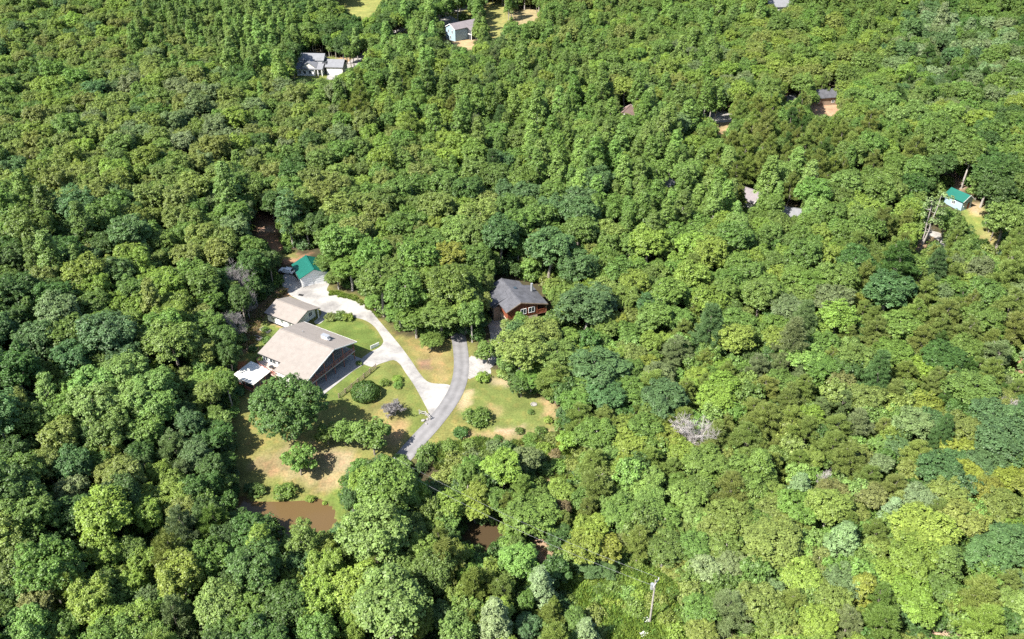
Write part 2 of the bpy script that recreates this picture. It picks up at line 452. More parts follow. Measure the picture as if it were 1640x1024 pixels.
FLOOR = (0.050, 0.045, 0.024)
COVER = [   # outline in photo pixels, colour of the cover, softness in metres
    ([(350, 800), (362, 720), (372, 650), (378, 600), (385, 555), (400, 510), (430, 470), (470, 455), (520, 440), (535, 465), (575, 470), (612, 515), (640, 538), (690, 548), (722, 545),
      (760, 545), (775, 595), (820, 600), (860, 635), (890, 655), (890, 692), (850, 715), (800, 722), (755, 710), (705, 715), (660, 745), (600, 745), (570, 765), (560, 800), (545, 860), (470, 870), (395, 840)], (0.150, 0.152, 0.040), 1.6),
    ([(400, 640), (440, 625), (440, 690), (420, 740), (395, 745), (385, 700)], (0.175, 0.160, 0.046), 1.5),
    ([(508, 518), (520, 508), (548, 505), (575, 512), (600, 530), (612, 548), (606, 560), (575, 562), (530, 560)], (0.078, 0.140, 0.022), 0.5),
    ([(505, 640), (515, 628), (577, 580), (600, 588), (572, 615), (540, 645)], (0.092, 0.150, 0.026), 0.6),
    ([(545, 640), (600, 590), (625, 578), (645, 600), (650, 620), (610, 640), (560, 665)], (0.125, 0.158, 0.034), 1.2),
    ([(640, 590), (668, 625), (684, 660), (660, 720), (640, 718), (655, 680), (648, 640)], (0.120, 0.165, 0.030), 1.5),
    ([(405, 745), (440, 722), (500, 712), (560, 712), (570, 745), (520, 768), (450, 772)], (0.255, 0.20, 0.105), 2.4),
    ([(408, 742), (440, 735), (455, 755), (430, 765)], (0.24, 0.165, 0.09), 1.4),
    ([(520, 730), (565, 725), (562, 760), (530, 758)], (0.275, 0.215, 0.135), 1.6),
    ([(515, 765), (545, 758), (550, 775), (525, 790), (505, 790)], (0.29, 0.215, 0.115), 1.3),
    ([(400, 778), (450, 776), (520, 792), (515, 806), (420, 808), (395, 800)], (0.135, 0.165, 0.036), 1.0),
    ([(520, 800), (552, 778), (562, 800), (548, 856), (532, 850), (538, 825)], (0.110, 0.185, 0.028), 0.9),
    ([(640, 538), (718, 548), (726, 585), (724, 622), (690, 614), (662, 568)], (0.215, 0.175, 0.058), 1.0),
    ([(662, 556), (695, 552), (712, 575), (716, 610), (700, 600), (690, 575)], (0.29, 0.20, 0.085), 1.0),
    ([(668, 575), (690, 575), (690, 592), (672, 590)], (0.24, 0.14, 0.10), 0.6),
    ([(612, 678), (640, 662), (658, 680), (652, 705), (630, 718), (610, 700)], (0.31, 0.20, 0.095), 1.4),
    ([(590, 655), (640, 645), (640, 675), (600, 680)], (0.21, 0.185, 0.06), 1.2),
    ([(752, 612), (800, 606), (858, 640), (885, 655), (872, 688), (830, 695), (795, 695), (762, 685), (738, 665), (742, 640)], (0.112, 0.152, 0.032), 1.0),
    ([(742, 625), (758, 625), (756, 645), (738, 660), (732, 650)], (0.38, 0.29, 0.165), 0.6),
    ([(775, 605), (820, 606), (822, 622), (785, 618)], (0.33, 0.255, 0.16), 0.9),
    ([(865, 640), (890, 640), (895, 665), (872, 670)], (0.34, 0.24, 0.12), 0.9),
    ([(780, 645), (800, 652), (812, 668), (790, 668)], (0.26, 0.21, 0.085), 0.9),
    ([(795, 686), (838, 684), (842, 702), (815, 712), (795, 708)], (0.37, 0.27, 0.18), 0.8),
    ([(740, 695), (790, 690), (800, 712), (760, 715)], (0.33, 0.215, 0.11), 1.0),
    ([(780, 700), (905, 680), (945, 740), (915, 790), (860, 800), (830, 730)], (0.20, 0.165, 0.075), 1.6),
    ([(865, 760), (885, 755), (890, 775), (868, 778)], (0.33, 0.225, 0.13), 0.8),
    ([(905, 690), (925, 690), (920, 745), (905, 735)], (0.31, 0.22, 0.125), 0.8),
    ([(835, 862), (870, 858), (893, 882), (882, 906), (850, 895)], (0.27, 0.185, 0.115), 0.9),
    ([(410, 520), (430, 508), (470, 520), (450, 540), (425, 572), (395, 580), (395, 560)], (0.125, 0.165, 0.034), 0.8),
    ([(433, 505), (466, 518), (455, 528), (430, 515)], (0.36, 0.25, 0.13), 0.6),
    ([(372, 565), (385, 530), (410, 492), (440, 465), (468, 458), (466, 472), (440, 485), (425, 500), (415, 535), (400, 565)], (0.20, 0.125, 0.065), 0.8),
    ([(437, 470), (466, 458), (466, 474), (445, 480)], (0.33, 0.19, 0.09), 0.6),
    ([(374, 596), (380, 580), (398, 576), (396, 592), (382, 602)], (0.34, 0.13, 0.045), 0.6),
    ([(405, 340), (442, 342), (448, 385), (470, 405), (500, 408), (480, 425), (450, 420), (425, 400), (412, 370)], (0.26, 0.15, 0.085), 1.2),
    ([(412, 364), (440, 364), (445, 372), (415, 373)], (0.42, 0.31, 0.22), 0.6),
    ([(436, 402), (472, 402), (480, 412), (440, 416)], (0.165, 0.175, 0.05), 0.8),
    ([(895, 925), (1000, 905), (1085, 930), (1110, 980), (1100, 1040), (930, 1040), (905, 980)], (0.135, 0.185, 0.030), 2.0),
    ([(1000, 985), (1060, 985), (1070, 1040), (985, 1040)], (0.20, 0.20, 0.045), 1.5),
    ([(1148, 1012), (1185, 1008), (1190, 1035), (1145, 1035)], (0.36, 0.26, 0.17), 0.8),
    ([(1460, 1015), (1500, 1004), (1530, 1012), (1535, 1040), (1450, 1040)], (0.38, 0.29, 0.19), 0.8),
    ([(1612, 600), (1625, 575), (1650, 560), (1650, 590), (1625, 612)], (0.38, 0.25, 0.14), 0.8),
    ([(470, 128), (480, 105), (478, 98), (500, 92), (600, 88), (590, 105), (540, 125), (510, 138)], (0.135, 0.165, 0.036), 1.5),
    ([(540, 92), (560, 86), (575, 105), (550, 112)], (0.33, 0.235, 0.13), 1.5),
    ([(520, -10), (625, -10), (612, 15), (590, 30), (565, 32), (545, 15)], (0.20, 0.215, 0.056), 3.0),
    ([(440, -10), (500, -10), (500, 8), (470, 10)], (0.16, 0.19, 0.045), 3.0),
    ([(620, 60), (660, 30), (720, 10), (760, 8), (770, 35), (715, 45), (705, 78), (690, 75)], (0.165, 0.175, 0.048), 2.0),
    ([(772, 10), (810, -10), (830, -10), (815, 45), (808, 70), (785, 62)], (0.21, 0.21, 0.062), 2.0),
    ([(725, 64), (760, 64), (760, 82), (730, 80)], (0.34, 0.255, 0.13), 1.0),
    ([(815, 20), (865, 12), (862, 36), (830, 42)], (0.27, 0.225, 0.11), 2.0),
    ([(1290, 160), (1350, 160), (1345, 192), (1295, 190)], (0.36, 0.235, 0.14), 1.5),
    ([(1138, 180), (1180, 180), (1172, 225), (1150, 225)], (0.30, 0.22, 0.11), 1.0),
    ([(1255, 150), (1275, 150), (1272, 195), (1255, 190)], (0.31, 0.22, 0.12), 1.0),
    ([(1195, 296), (1235, 300), (1225, 330), (1195, 340)], (0.23, 0.20, 0.07), 1.0),
    ([(1255, 320), (1285, 322), (1280, 350), (1255, 350)], (0.28, 0.22, 0.12), 1.0),
    ([(1500, 270), (1540, 250), (1550, 300), (1530, 310)], (0.34, 0.24, 0.16), 1.2),
    ([(1528, 322), (1545, 320), (1580, 330), (1580, 385), (1555, 385), (1535, 345)], (0.165, 0.205, 0.044), 1.0),
    ([(1552, 328), (1578, 328), (1575, 345), (1555, 345)], (0.38, 0.27, 0.16), 0.9),
    ([(1560, 372), (1620, 368), (1640, 385), (1600, 400), (1565, 395)], (0.22, 0.205, 0.07), 1.0),
    ([(1455, 385), (1480, 370), (1500, 375), (1475, 410), (1455, 405)], (0.31, 0.225, 0.13), 1.0),
    ([(1405, 375), (1440, 378), (1430, 395), (1408, 395)], (0.34, 0.25, 0.15), 1.0),
]

def build_ground():
    def axis(segs):
        out = []
        for a, b, st in segs:
            n = int(round((b - a) / st))
            out += [a + (b - a) * i / n for i in range(n)]
        return np.array(out + [segs[-1][1]])
    xs = axis([(-3000, -450, 255), (-450, -96, 6), (-96, 76, 0.8), (76, 450, 3), (450, 3000, 255)])
    ys = axis([(-1500, 40, 154), (40, 80, 4), (80, 216, 0.8), (216, 560, 2.0), (560, 720, 8), (720, 4500, 270)])
    X, Y = np.meshgrid(xs, ys)
    Z = height(X, Y)
    for poly, wl in ((POND1, WL1), (POND2, WL2)):
        d = sdist(X, Y, poly)
        bed = wl - 0.1 - 0.4 * np.clip(d, 0, 2.5)
        rim = np.maximum(Z, wl + 0.02 + 0.06 * np.clip(-d, 0, 3))
        k = np.clip((6 + d) / 6, 0, 1)
        Z = np.where(d > 0, bed, Z * (1 - k) + rim * k)
    C = np.zeros(X.shape + (4,)); C[..., :3] = FLOOR; C[..., 3] = 1
    for i, (poly, col, soft) in enumerate(COVER):
        w = [hit(*p) for p in poly]
        x0 = min(p.x for p in w) - 8; x1 = max(p.x for p in w) + 8; y0 = min(p.y for p in w) - 8; y1 = max(p.y for p in w) + 8
        i0, i1 = np.searchsorted(xs, (x0, x1)); j0, j1 = np.searchsorted(ys, (y0, y1))
        if i1 <= i0 or j1 <= j0: continue
        Xs, Ys = X[j0:j1, i0:i1], Y[j0:j1, i0:i1]
        soft0 = soft
        d = sdist(Xs, Ys, w) + soft * (0.9 * wob(Xs, Ys, 2.2 + soft, i) + 0.5 * wob(Xs, Ys, 0.9, i * 1.7))
        a = sstep((d + soft) / (2 * soft))[..., None]
        cc_ = np.array(col) if (i == 0 or i > 25) else np.array(col) * 0.68 + np.array((0.150, 0.152, 0.042)) * 0.32; soft = soft if i > 25 else soft * 1.15; cc_ = (cc_ * 0.92 + cc_.mean() * 0.08) * 0.90
        C[j0:j1, i0:i1, :3] = C[j0:j1, i0:i1, :3] * (1 - a) + cc_ * a
    nx, ny = len(xs), len(ys)
    V = np.stack([X, Y, Z], -1).reshape(-1, 3)
    idx = np.arange(nx * ny).reshape(ny, nx)
    Fc = np.stack([idx[:-1, :-1], idx[:-1, 1:], idx[1:, 1:], idx[1:, :-1]], -1).reshape(-1, 4)
    me = bpy.data.meshes.new('ground')
    me.from_pydata(V.tolist(), [], Fc.tolist())
    ca = me.attributes.new('cover', 'FLOAT_COLOR', 'POINT')
    ca.data.foreach_set('color', C.reshape(-1).astype(np.float32))
    me.materials.append(M_GROUND)
    me.polygons.foreach_set('use_smooth', [True] * len(me.polygons))
    me.update()
    o = bpy.data.objects.new('ground', me); COL.objects.link(o)
    return tag(o, kind='structure')
build_ground()

def water(name, poly, wl, mat):
    me = bpy.data.meshes.new(name)
    me.from_pydata([(p.x, p.y, wl) for p in poly], [], [tuple(range(len(poly)))])
    me.materials.append(mat); me.update()
    if me.polygons[0].normal.z < 0: me.flip_normals()
    o = bpy.data.objects.new(name, me); COL.objects.link(o)
    tag(o, kind='structure')
def widen(poly, k):
    c = sum(poly, Vector()) / len(poly)
    return [c + (p - c) * (1 + k / (p - c).length) for p in poly]
water('pond_water', widen(POND1, 0.5), WL1, M_MUD)
water('pond_water', widen(POND2, 0.4), WL2, M_MUD2)

# ------------------------------------------------------------------ roads, driveways, patio
drape('driveway', px_poly([(466, 474), (463, 462), (478, 452), (492, 452), (515, 446), (528, 452), (524, 466), (545, 472), (572, 480), (592, 496), (608, 515), (626, 536), (644, 558), (660, 580),
                           (672, 598), (688, 613), (722, 618), (722, 640), (704, 655), (690, 674), (686, 660), (677, 642), (663, 617), (650, 598), (640, 583), (630, 577),
                           (618, 580), (606, 584), (595, 588), (577, 579), (590, 566), (607, 557), (614, 548), (611, 540), (600, 524), (586, 514), (568, 509), (545, 505), (528, 506), (512, 519), (503, 516), (514, 498)], True, 0.8), M_DRIVE, 0.035)
road_px = [(700, 440), (722, 480), (730, 520), (736, 550), (739, 580), (737, 605), (729, 629), (713, 655), (693, 680), (672, 703), (650, 728), (622, 760), (595, 790), (568, 815), (548, 838), (530, 870), (505, 920), (470, 990), (440, 1060)]
ribbon('asphalt_road', [hit(*p) for p in road_px], 3.5, M_ASPH, 0.055)
ribbon('gravel_driveway', [hit(*p) for p in [(742, 600), (760, 595), (780, 583), (794, 562), (797, 540), (792, 518), (788, 500)]], 3.4, M_GRAVEL, 0.045)
drape('gravel_parking_pad', px_poly([(750, 574), (762, 572), (782, 586), (785, 600), (760, 604), (748, 606)], True, 0.8), M_GRAVEL, 0.03)
drape('gravel_patch', px_poly([(452, 445), (462, 436), (476, 448), (480, 456), (464, 462), (452, 458)], True, 0.8), M_GRAVEL, 0.03)
ribbon('gravel_lane', [hit(*p) for p in [(548, 118), (562, 104), (575, 93), (590, 82), (612, 66), (635, 52), (655, 42), (690, 30), (720, 20), (755, 10), (790, -8)]], 5.5, M_GRAVEL, 0.05)
drape('concrete_driveway', px_poly([(700, 30), (722, 26), (738, 35), (718, 40), (705, 42)], False), M_CONC, 0.075)
drape('concrete_driveway', px_poly([(527, 116), (548, 112), (546, 122), (534, 128), (522, 128)], False), M_CONC, 0.06)
drape('concrete_driveway', px_poly([(1120, 184), (1140, 179), (1175, 181), (1178, 189), (1166, 196), (1125, 195)], True, 1.5), M_GRAVEL, 0.06)
drape('concrete_driveway', px_poly([(1198, 316), (1222, 312), (1212, 328), (1200, 345), (1192, 345)], True, 1.5), M_CONC, 0.06)
ribbon('gravel_lane', [hit(*p) for p in [(1438, 320), (1440, 335), (1432, 352), (1420, 375)]], 3.0, M_GRAVEL, 0.05)
ribbon('gravel_lane', [hit(*p) for p in [(1478, 372), (1498, 376), (1512, 384), (1522, 396), (1540, 402), (1570, 397), (1592, 402), (1600, 415), (1598, 440)]], 4.0, M_GRAVEL, 0.05)

# ------------------------------------------------------------------ buildings
def window(root, x, y, z, face, w, h, mat=None, name='window'):
    """A window at (x,y,z) of a wall whose outward normal points at angle face (degrees, in the house's own frame)."""
    mat = mat or M_WHITE
    t = 0.09
    mb = MB()
    mb.box(-w / 2 - t, w / 2 + t, -0.07, 0.02, h / 2, h / 2 + t).box(-w / 2 - t, w / 2 + t, -0.07, 0.02, -h / 2 - t, -h / 2)
    mb.box(-w / 2 - t, -w / 2, -0.068, 0.02, -h / 2, h / 2).box(w / 2, w / 2 + t, -0.068, 0.02, -h / 2, h / 2)
    mb.box(-0.035, 0.035, -0.064, 0.02, -h / 2, h / 2)
    f = mb.build(name, mat, root)
    f.location = (x, y, z); f.rotation_euler = (0, 0, R(face + 90))
    p = MB().box(-w / 2, w / 2, -0.03, 0.012, -h / 2, h / 2).build('pane', M_GLASS, f)
    return f

def gable_walls(root, x0, x1, yn, yf, zn, zr, zf, mat, base=-1.6, name='wall', yr=0.0):
    sec = [(yn, base), (yn, zn), (yr, zr), (yf, zf), (yf, base)]
    mb = MB()
    n = len(sec)
    vs = [(x0, a, b) for a, b in sec] + [(x1, a, b) for a, b in sec]
    mb.add(vs, [tuple(range(n)), tuple(range(2 * n - 1, n - 1, -1))] + [(i, (i + n), (i + 1) % n + n, (i + 1) % n) for i in range(n)])
    return mb.build(name, mat, root)

def fix_normals(o):
    bm = bmesh.new(); bm.from_mesh(o.data); bmesh.ops.recalc_face_normals(bm, faces=bm.faces[:]); bm.to_mesh(o.data); bm.free()
    return o

def roof_plates(root, plates, mat, t=0.22, name='roof'):
    mb = MB()
    for p in plates: mb.slab(p, t)
    return fix_normals(mb.build(name, mat, root))

def fascia(root, a, b, mat, h=0.26):
    return MB().bar(a, b, 0.05, h).build('fascia', mat, root)

def rail(parent, pts, z, mat, h=1.0, step=1.5, name='railing', bal=0.28):
    """A railing along a line: top and bottom rail with posts and balusters, each run one part; returns it."""
    mb = MB()
    for a, b in zip(pts, pts[1:]):
        a = Vector((a[0], a[1], z)); b = Vector((b[0], b[1], z))
        mb.bar(a + Vector((0, 0, h)), b + Vector((0, 0, h)), 0.14, 0.06)
        mb.bar(a + Vector((0, 0, 0.12)), b + Vector((0, 0, 0.12)), 0.06, 0.09)
        n = max(1, int((b - a).length / bal))
        for i in range(n + 1):
            p = a.lerp(b, i / n)
            w = 0.12 if i % max(1, int(step / bal)) == 0 else 0.05
            mb.box(p.x - w / 2, p.x + w / 2, p.y - w / 2, p.y + w / 2, z + 0.02, z + h - 0.035)
    o = mb.build(name, mat, parent)
    o['kind'] = 'stuff'
    return o

# --- the tan-roofed house with the deep gable porch
H1 = thing('house', 'wide tan-roofed white house with deep shaded gable porch and red deck railing', 'house', (-46.5, 157.1, 0), R(-31))
SL = 0.31
def rz1(y): return 7.0 - SL * abs(y)
roof_plates(H1, [
    [(-8.1, 7.5, rz1(7.5)), (-8.1, 0, 7.0), (8.1, 0, 7.0), (8.1, 7.5, rz1(7.5))],
    [(-8.1, 0, 7.0), (-8.1, -7.5, rz1(7.5)), (-1.1, -7.5, rz1(7.5)), (-1.1, -9.8, rz1(9.8)), (8.1, -9.8, rz1(9.8)), (8.1, 0, 7.0)]], M_TAN)
MB().bar((-8.1, 0, 7.03), (8.1, 0, 7.03), 0.32, 0.07).build('ridge_cap', M_TAN, H1)
fix_normals(gable_walls(H1, -7.5, 3.6, -6.9, 6.9, rz1(6.9) - 0.25, 6.75, rz1(6.9) - 0.25, M_WHITE))
w2 = MB().box(-0.7, 3.57, -9.3, -6.95, -1.5, rz1(9.3) - 0.3).build('side_wing', M_WHITE, H1)
fascia(H1, (8.13, -9.8, rz1(9.8) - 0.12), (8.13, 0, 6.88), M_WHITE)
fascia(H1, (8.13, 0, 6.88), (8.13, 7.5, rz1(7.5) - 0.12), M_WHITE)
MB().bar((-8.1, -7.56, rz1(7.5) - 0.12), (-1.2, -7.56, rz1(7.5) - 0.12), 0.12, 0.12).build('gutter', M_DARK, H1)
MB().bar((-8.1, 7.56, rz1(7.5) - 0.12), (8.1, 7.56, rz1(7.5) - 0.12), 0.12, 0.12).build('gutter', M_WHITE, H1)
dk = MB().box(3.62, 7.75, -9.4, 7.0, 2.1, 2.35).build('porch_deck', M_GREYWOOD, H1)
rail(dk, [(7.68, -9.35), (7.68, 6.95)], 2.35, M_REDDECK, bal=0.4)
for y in (-9.1, -6.1, -3.1, 0.0, 3.1, 6.7):
    MB().box(7.5, 7.66, y - 0.08, y + 0.08, -0.3, 2.1).box(7.5, 7.66, y - 0.08, y + 0.08, 2.351, rz1(y) - 0.22).build('porch_post', M_REDDECK, H1)
for y, w, h in ((-5.2, 1.6, 1.7), (-2.2, 2.4, 2.0), (1.6, 2.4, 2.0), (4.8, 1.6, 1.5)):
    window(H1, 3.62, y, 3.5, 0, w, h)
for y in (-6.0, -1.5, 2.2): window(H1, 3.62, y, 1.05, 0, 1.7, 1.7)
for y, w in ((-1.9, 1.2), (1.9, 1.2)): window(H1, 3.62, y, 5.4, 0, w, 0.7)
ld = MB().slab([(-8.0, -6.92, 2.3), (-8.3, -8.1, 2.3), (-6.2, -9.2, 2.3), (-0.72, -9.9, 2.3), (-0.72, -6.92, 2.3)], 0.22).build('side_deck', M_DECK, H1)
rail(ld, [(-8.2, -7.0), (-8.25, -8.05), (-6.2, -9.12), (-3.2, -9.5), (-0.8, -9.8)], 2.3, M_REDDECK)
for x, y in ((-8.1, -8.0), (-6.1, -9.0), (-3.2, -9.35), (-0.9, -9.7)):
    MB().box(x - 0.08, x + 0.08, y - 0.08, y + 0.08, -0.4, 2.08).build('deck_post', M_REDDECK, H1)
for x, w in ((-6.5, 1.3), (-4.3, 1.8), (-2.0, 1.3)): window(H1, x, -6.92, 3.5, -90, w, 1.3)
ch = MB().box(1.6, 3.4, 3.0, 3.9, 5.2, 6.75).build('chimney', M_WHITE, H1)
MB().box(1.5, 3.5, 2.9, 4.0, 6.752, 6.85).build('chimney_cap', M_METAL, ch)
MB().box(3.5, 4.1, 2.9, 3.5, 5.3, 6.35).build('roof_vent', M_GREY, H1)
MB().tube([(-3.4, 2.4, 6.1), (-3.4, 2.4, 6.6)], [0.09, 0.09], 8).build('vent_pipe', M_METAL, H1)
tb = thing('patio_table', 'small dark table with two chairs on the pale side deck of the tan-roofed house', 'table', H1.matrix_world @ Vector((0, 0, 0)))
tb.location = Matrix.Translation((-46.5, 157.1, 0)) @ Matrix.Rotation(R(-31), 4, 'Z') @ Vector((-3.6, -8.2, 2.3))
MB().tube([(0, 0, 0.70), (0, 0, 0.75)], [0.55, 0.55], 14).build('table_top', M_DARK, tb)
for a in range(4): MB().box(0.4 * math.cos(a * 1.571) - 0.03, 0.4 * math.cos(a * 1.571) + 0.03, 0.4 * math.sin(a * 1.571) - 0.03, 0.4 * math.sin(a * 1.571) + 0.03, 0, 0.70).build('leg', M_DARK, tb)

# concrete patio in front of the porch
pt = [Matrix.Translation((-46.5, 157.1, 0)) @ Matrix.Rotation(R(-31), 4, 'Z') @ Vector(p) for p in ((3.7, -9.6, 0), (10.4, -9.9, 0), (10.3, 3.0, 0), (11.0, 7.6, 0), (3.7, 7.6, 0))]
drape('patio', [(p.x, p.y) for p in pt], M_CONC, 0.05, 1.5)

# --- screened porch with the white roof
SP_ = thing('screened_porch', 'low screened porch with bright white flat roof below the red deck', 'porch', (-57.6, 149.9, hz(-57.6, 149.9)), R(-31))
roof_plates(SP_, [[(-3.3, 2.9, 2.95), (-3.3, -2.9, 2.6), (3.2, -2.9, 2.6), (3.2, 2.9, 2.95)]], M_CREAM, 0.14)
MB().box(-3.0, 2.9, -2.6, 2.6, -0.8, 0.1).build('floor_slab', M_CONC, SP_)
for x in (-2.9, 0.0, 2.8):
    for y in (-2.5, 2.5):
        MB().box(x - 0.08, x + 0.08, y - 0.08, y + 0.08, 0.1, 2.44 if y < 0 else 2.78).build('post', M_REDDECK, SP_)
for y in (-0.8, 0.9):
    MB().box(2.72, 2.88, y - 0.07, y + 0.07, 0.1, 2.52).build('post', M_REDDECK, SP_)
MB().box(-2.8, 2.7, -2.52, -2.48, 1.0, 2.42).build('screen', M_SCREEN, SP_)
MB().box(2.78, 2.82, -2.4, 2.4, 0.9, 2.44).build('screen', M_SCREEN, SP_)
MB().box(-2.8, 2.7, -2.55, -2.45, 0.1, 0.998).build('knee_wall', M_REDDECK, SP_)
MB().box(2.75, 2.85, -2.4, 2.4, 0.1, 0.898).build('knee_wall', M_REDDECK, SP_)

# --- tan-roofed garage
G1 = thing('garage', 'white garage with tan shingle roof and open shaded gable end', 'garage', (-54.3, 175.7, 0), R(-31))
def rzg(y): return 4.3 - 0.34 * abs(y)
roof_plates(G1, [[(-5.2, 4.4, rzg(4.4)), (-5.2, 0, 4.3), (5.2, 0, 4.3), (5.2, 4.4, rzg(4.4))], [(-5.2, 0, 4.3), (-5.2, -4.4, rzg(4.4)), (5.2, -4.4, rzg(4.4)), (5.2, 0, 4.3)]], M_TAN)
MB().bar((-5.2, 0, 4.32), (5.2, 0, 4.32), 0.3, 0.06).build('ridge_cap', M_TAN, G1)
fix_normals(gable_walls(G1, -4.8, 3.6, -3.9, 3.9, rzg(3.9) - 0.24, 4.08, rzg(3.9) - 0.24, M_WHITE))
MB().bar((-5.2, -4.46, rzg(4.4) - 0.12), (5.2, -4.46, rzg(4.4) - 0.12), 0.12, 0.12).build('gutter', M_DARK, G1)
MB().bar((-4.8, -3.94, 0.1), (3.6, -3.94, 0.1), 0.06, 0.5).build('base_trim', M_DARK, G1)
for y in (-3.7, 3.7): MB().box(4.75, 4.95, y - 0.1, y + 0.1, -0.3, rzg(y) - 0.22).build('post', M_WHITE, G1)
dr = MB().box(3.61, 3.66, -2.9, 0.2, 0.02, 2.3).build('garage_door', M_CREAM, G1)
for k in range(1, 4): MB().box(3.665, 3.68, -2.9, 0.2, 0.02 + 0.57 * k - 0.02, 0.02 + 0.57 * k + 0.02).build('door_rib', M_GREY, dr)
window(G1, 3.62, 2.2, 1.6, 0, 1.0, 1.0)
for x in (-3.0, 0.0, 2.6): window(G1, x, -3.92, 1.6, -90, 0.8, 0.8)

# small white buggy under the garage's open gable
BG = thing('golf_cart', 'small white golf cart parked in the shade of the tan garage gable', 'golf cart', (0, 0, 0), R(-25))
BG.location = Matrix.Translation((-54.3, 175.7, 0.05)) @ Matrix.Rotation(R(-31), 4, 'Z') @ Vector((5.6, -2.4, 0))
MB().box(-1.1, 1.1, -0.58, 0.58, 0.28, 0.55).build('body', M_CAR, BG, 0.05)
MB().box(-0.75, -0.1, -0.5, 0.5, 0.552, 0.8).build('seat', M_CREAM, BG, 0.05)
MB().box(-1.0, 0.75, -0.6, 0.6, 1.8, 1.88).build('canopy', M_CAR, BG, 0.03)
for x in (-0.9, 0.65):
    for y in (-0.52, 0.52): MB().box(x - 0.03, x + 0.03, y - 0.03, y + 0.03, 0.552, 1.798).build('canopy_post', M_METAL, BG)
for x in (-0.75, 0.75):
    for y in (-0.55, 0.55): MB().tube([(x, y - 0.1, 0.24), (x, y + 0.1, 0.24)], [0.24, 0.24], 12).build('wheel', M_BLACK, BG)

# --- teal-roofed garage
G2 = thing('garage', 'bright teal metal-roofed garage with white door at the top of the driveway', 'garage', (-53.9, 196.3, hz(-53.9, 196.3)), R(-64))
def rzt(y): return 4.7 - 0.46 * abs(y)
roof_plates(G2, [[(-4.5, 4.1, rzt(4.1)), (-4.5, 0, 4.7), (4.15, 0, 4.7), (4.15, 4.1, rzt(4.1))], [(-4.5, 0, 4.7), (-4.5, -4.1, rzt(4.1)), (4.15, -4.1, rzt(4.1)), (4.15, 0, 4.7)]], M_TEAL, 0.14)
rb = MB()
for i in range(16):
    x = -4.4 + 8.4 * i / 15
    for s in (-1, 1): rb.bar((x, 0.05 * s, 4.7 + 0.0), (x, 4.08 * s, rzt(4.08) + 0.02), 0.045, 0.05)
o = rb.build('roof_rib', M_TEAL, G2); o['kind'] = 'stuff'
MB().bar((-4.5, 0, 4.73), (4.15, 0, 4.73), 0.35, 0.07).build('ridge_cap', M_TEAL, G2)
fix_normals(gable_walls(G2, -4.1, 3.7, -3.6, 3.6, rzt(3.6) - 0.18, 4.5, rzt(3.6) - 0.18, M_WHITE))
for y in (-2.0, 1.6):
    d_ = MB().box(3.71, 3.76, y - 1.4, y + 1.4, 0.02, 2.35).build('garage_door', M_CAR, G2)
    for k in range(1, 4): MB().box(3.765, 3.78, y - 1.4, y + 1.4, 0.58 * k - 0.015, 0.58 * k + 0.02).build('door_rib', M_GREY, d_)
for y in (-3.6, 3.6): MB().box(3.9, 4.06, y - 0.08, y + 0.08, -0.3, rzt(y) - 0.14).build('post', M_WHITE, G2)

# --- car by the teal garage
def car(loc, rz, label, mat):
    t = thing('car', label, 'car', loc, rz)
    body = MB()
    prof = [(-2.2, 0.35), (-2.25, 0.75), (-1.95, 0.95), (-1.5, 1.42), (0.35, 1.45), (1.0, 0.98), (2.05, 0.82), (2.25, 0.55), (2.2, 0.32)]
    n = len(prof)
    vs = []
    for y, k in ((-0.86, 1.0), (-0.80, 1.0), (0.80, 1.0), (0.86, 1.0)):
        for x, z in prof:
            yy = y
            if z > 1.2: yy = y * 0.80
            vs.append((x, yy, z))
    fs = [tuple(range(n)), tuple(range(4 * n - 1, 3 * n - 1, -1))]
    for s in range(3):
        for i in range(n): fs.append((s * n + i, (s + 1) * n + i, (s + 1) * n + (i + 1) % n, s * n + (i + 1) % n))
    body.add(vs, fs)
    fix_normals(body.build('body', mat, t, 0.04))
    for s in (-1, 1):
        g = MB().add([(-1.62, s * 0.78, 1.0), (0.75, s * 0.80, 1.0), (0.30, s * 0.715, 1.36), (-1.32, s * 0.715, 1.36)], [(0, 1, 2, 3)])
        o = g.build('side_window', M_GLASS, t); o.location = (0, s * 0.035, 0)
    MB().add([(1.0, -0.72, 1.02), (1.0, 0.72, 1.02), (0.42, 0.62, 1.44), (0.42, -0.62, 1.44)], [(0, 1, 2, 3)]).build('windscreen', M_GLASS, t)
    MB().add([(-1.93, -0.7, 1.0), (-1.93, 0.7, 1.0), (-1.56, 0.62, 1.39), (-1.56, -0.62, 1.39)], [(3, 2, 1, 0)]).build('rear_window', M_GLASS, t).location = (-0.03, 0, 0.02)
    for x in (-1.4, 1.4):
        for y in (-0.80, 0.80):
            w = MB().tube([(x, y - 0.11, 0.32), (x, y + 0.11, 0.32)], [0.32, 0.32], 14).build('wheel', M_BLACK, t)
            MB().tube([(x, y - 0.115, 0.32), (x, y + 0.115, 0.32)], [0.19, 0.19], 10).build('rim', M_METAL, w)
    for y in (-0.6, 0.6):
        MB().box(2.18, 2.27, y - 0.16, y + 0.16, 0.56, 0.68).build('headlight', M_GLASS, t)
    return t
p = hit(460, 437)
car((p.x, p.y, p.z + 0.03), R(160), 'white car half in tree shade beside the teal-roofed garage', M_CAR)

# --- log-red cabin with the charcoal roof
CB = thing('cabin', 'red-brown cabin with charcoal shingle roof and wooden side balcony', 'cabin', (2.1, 172.8, 0), R(-67))
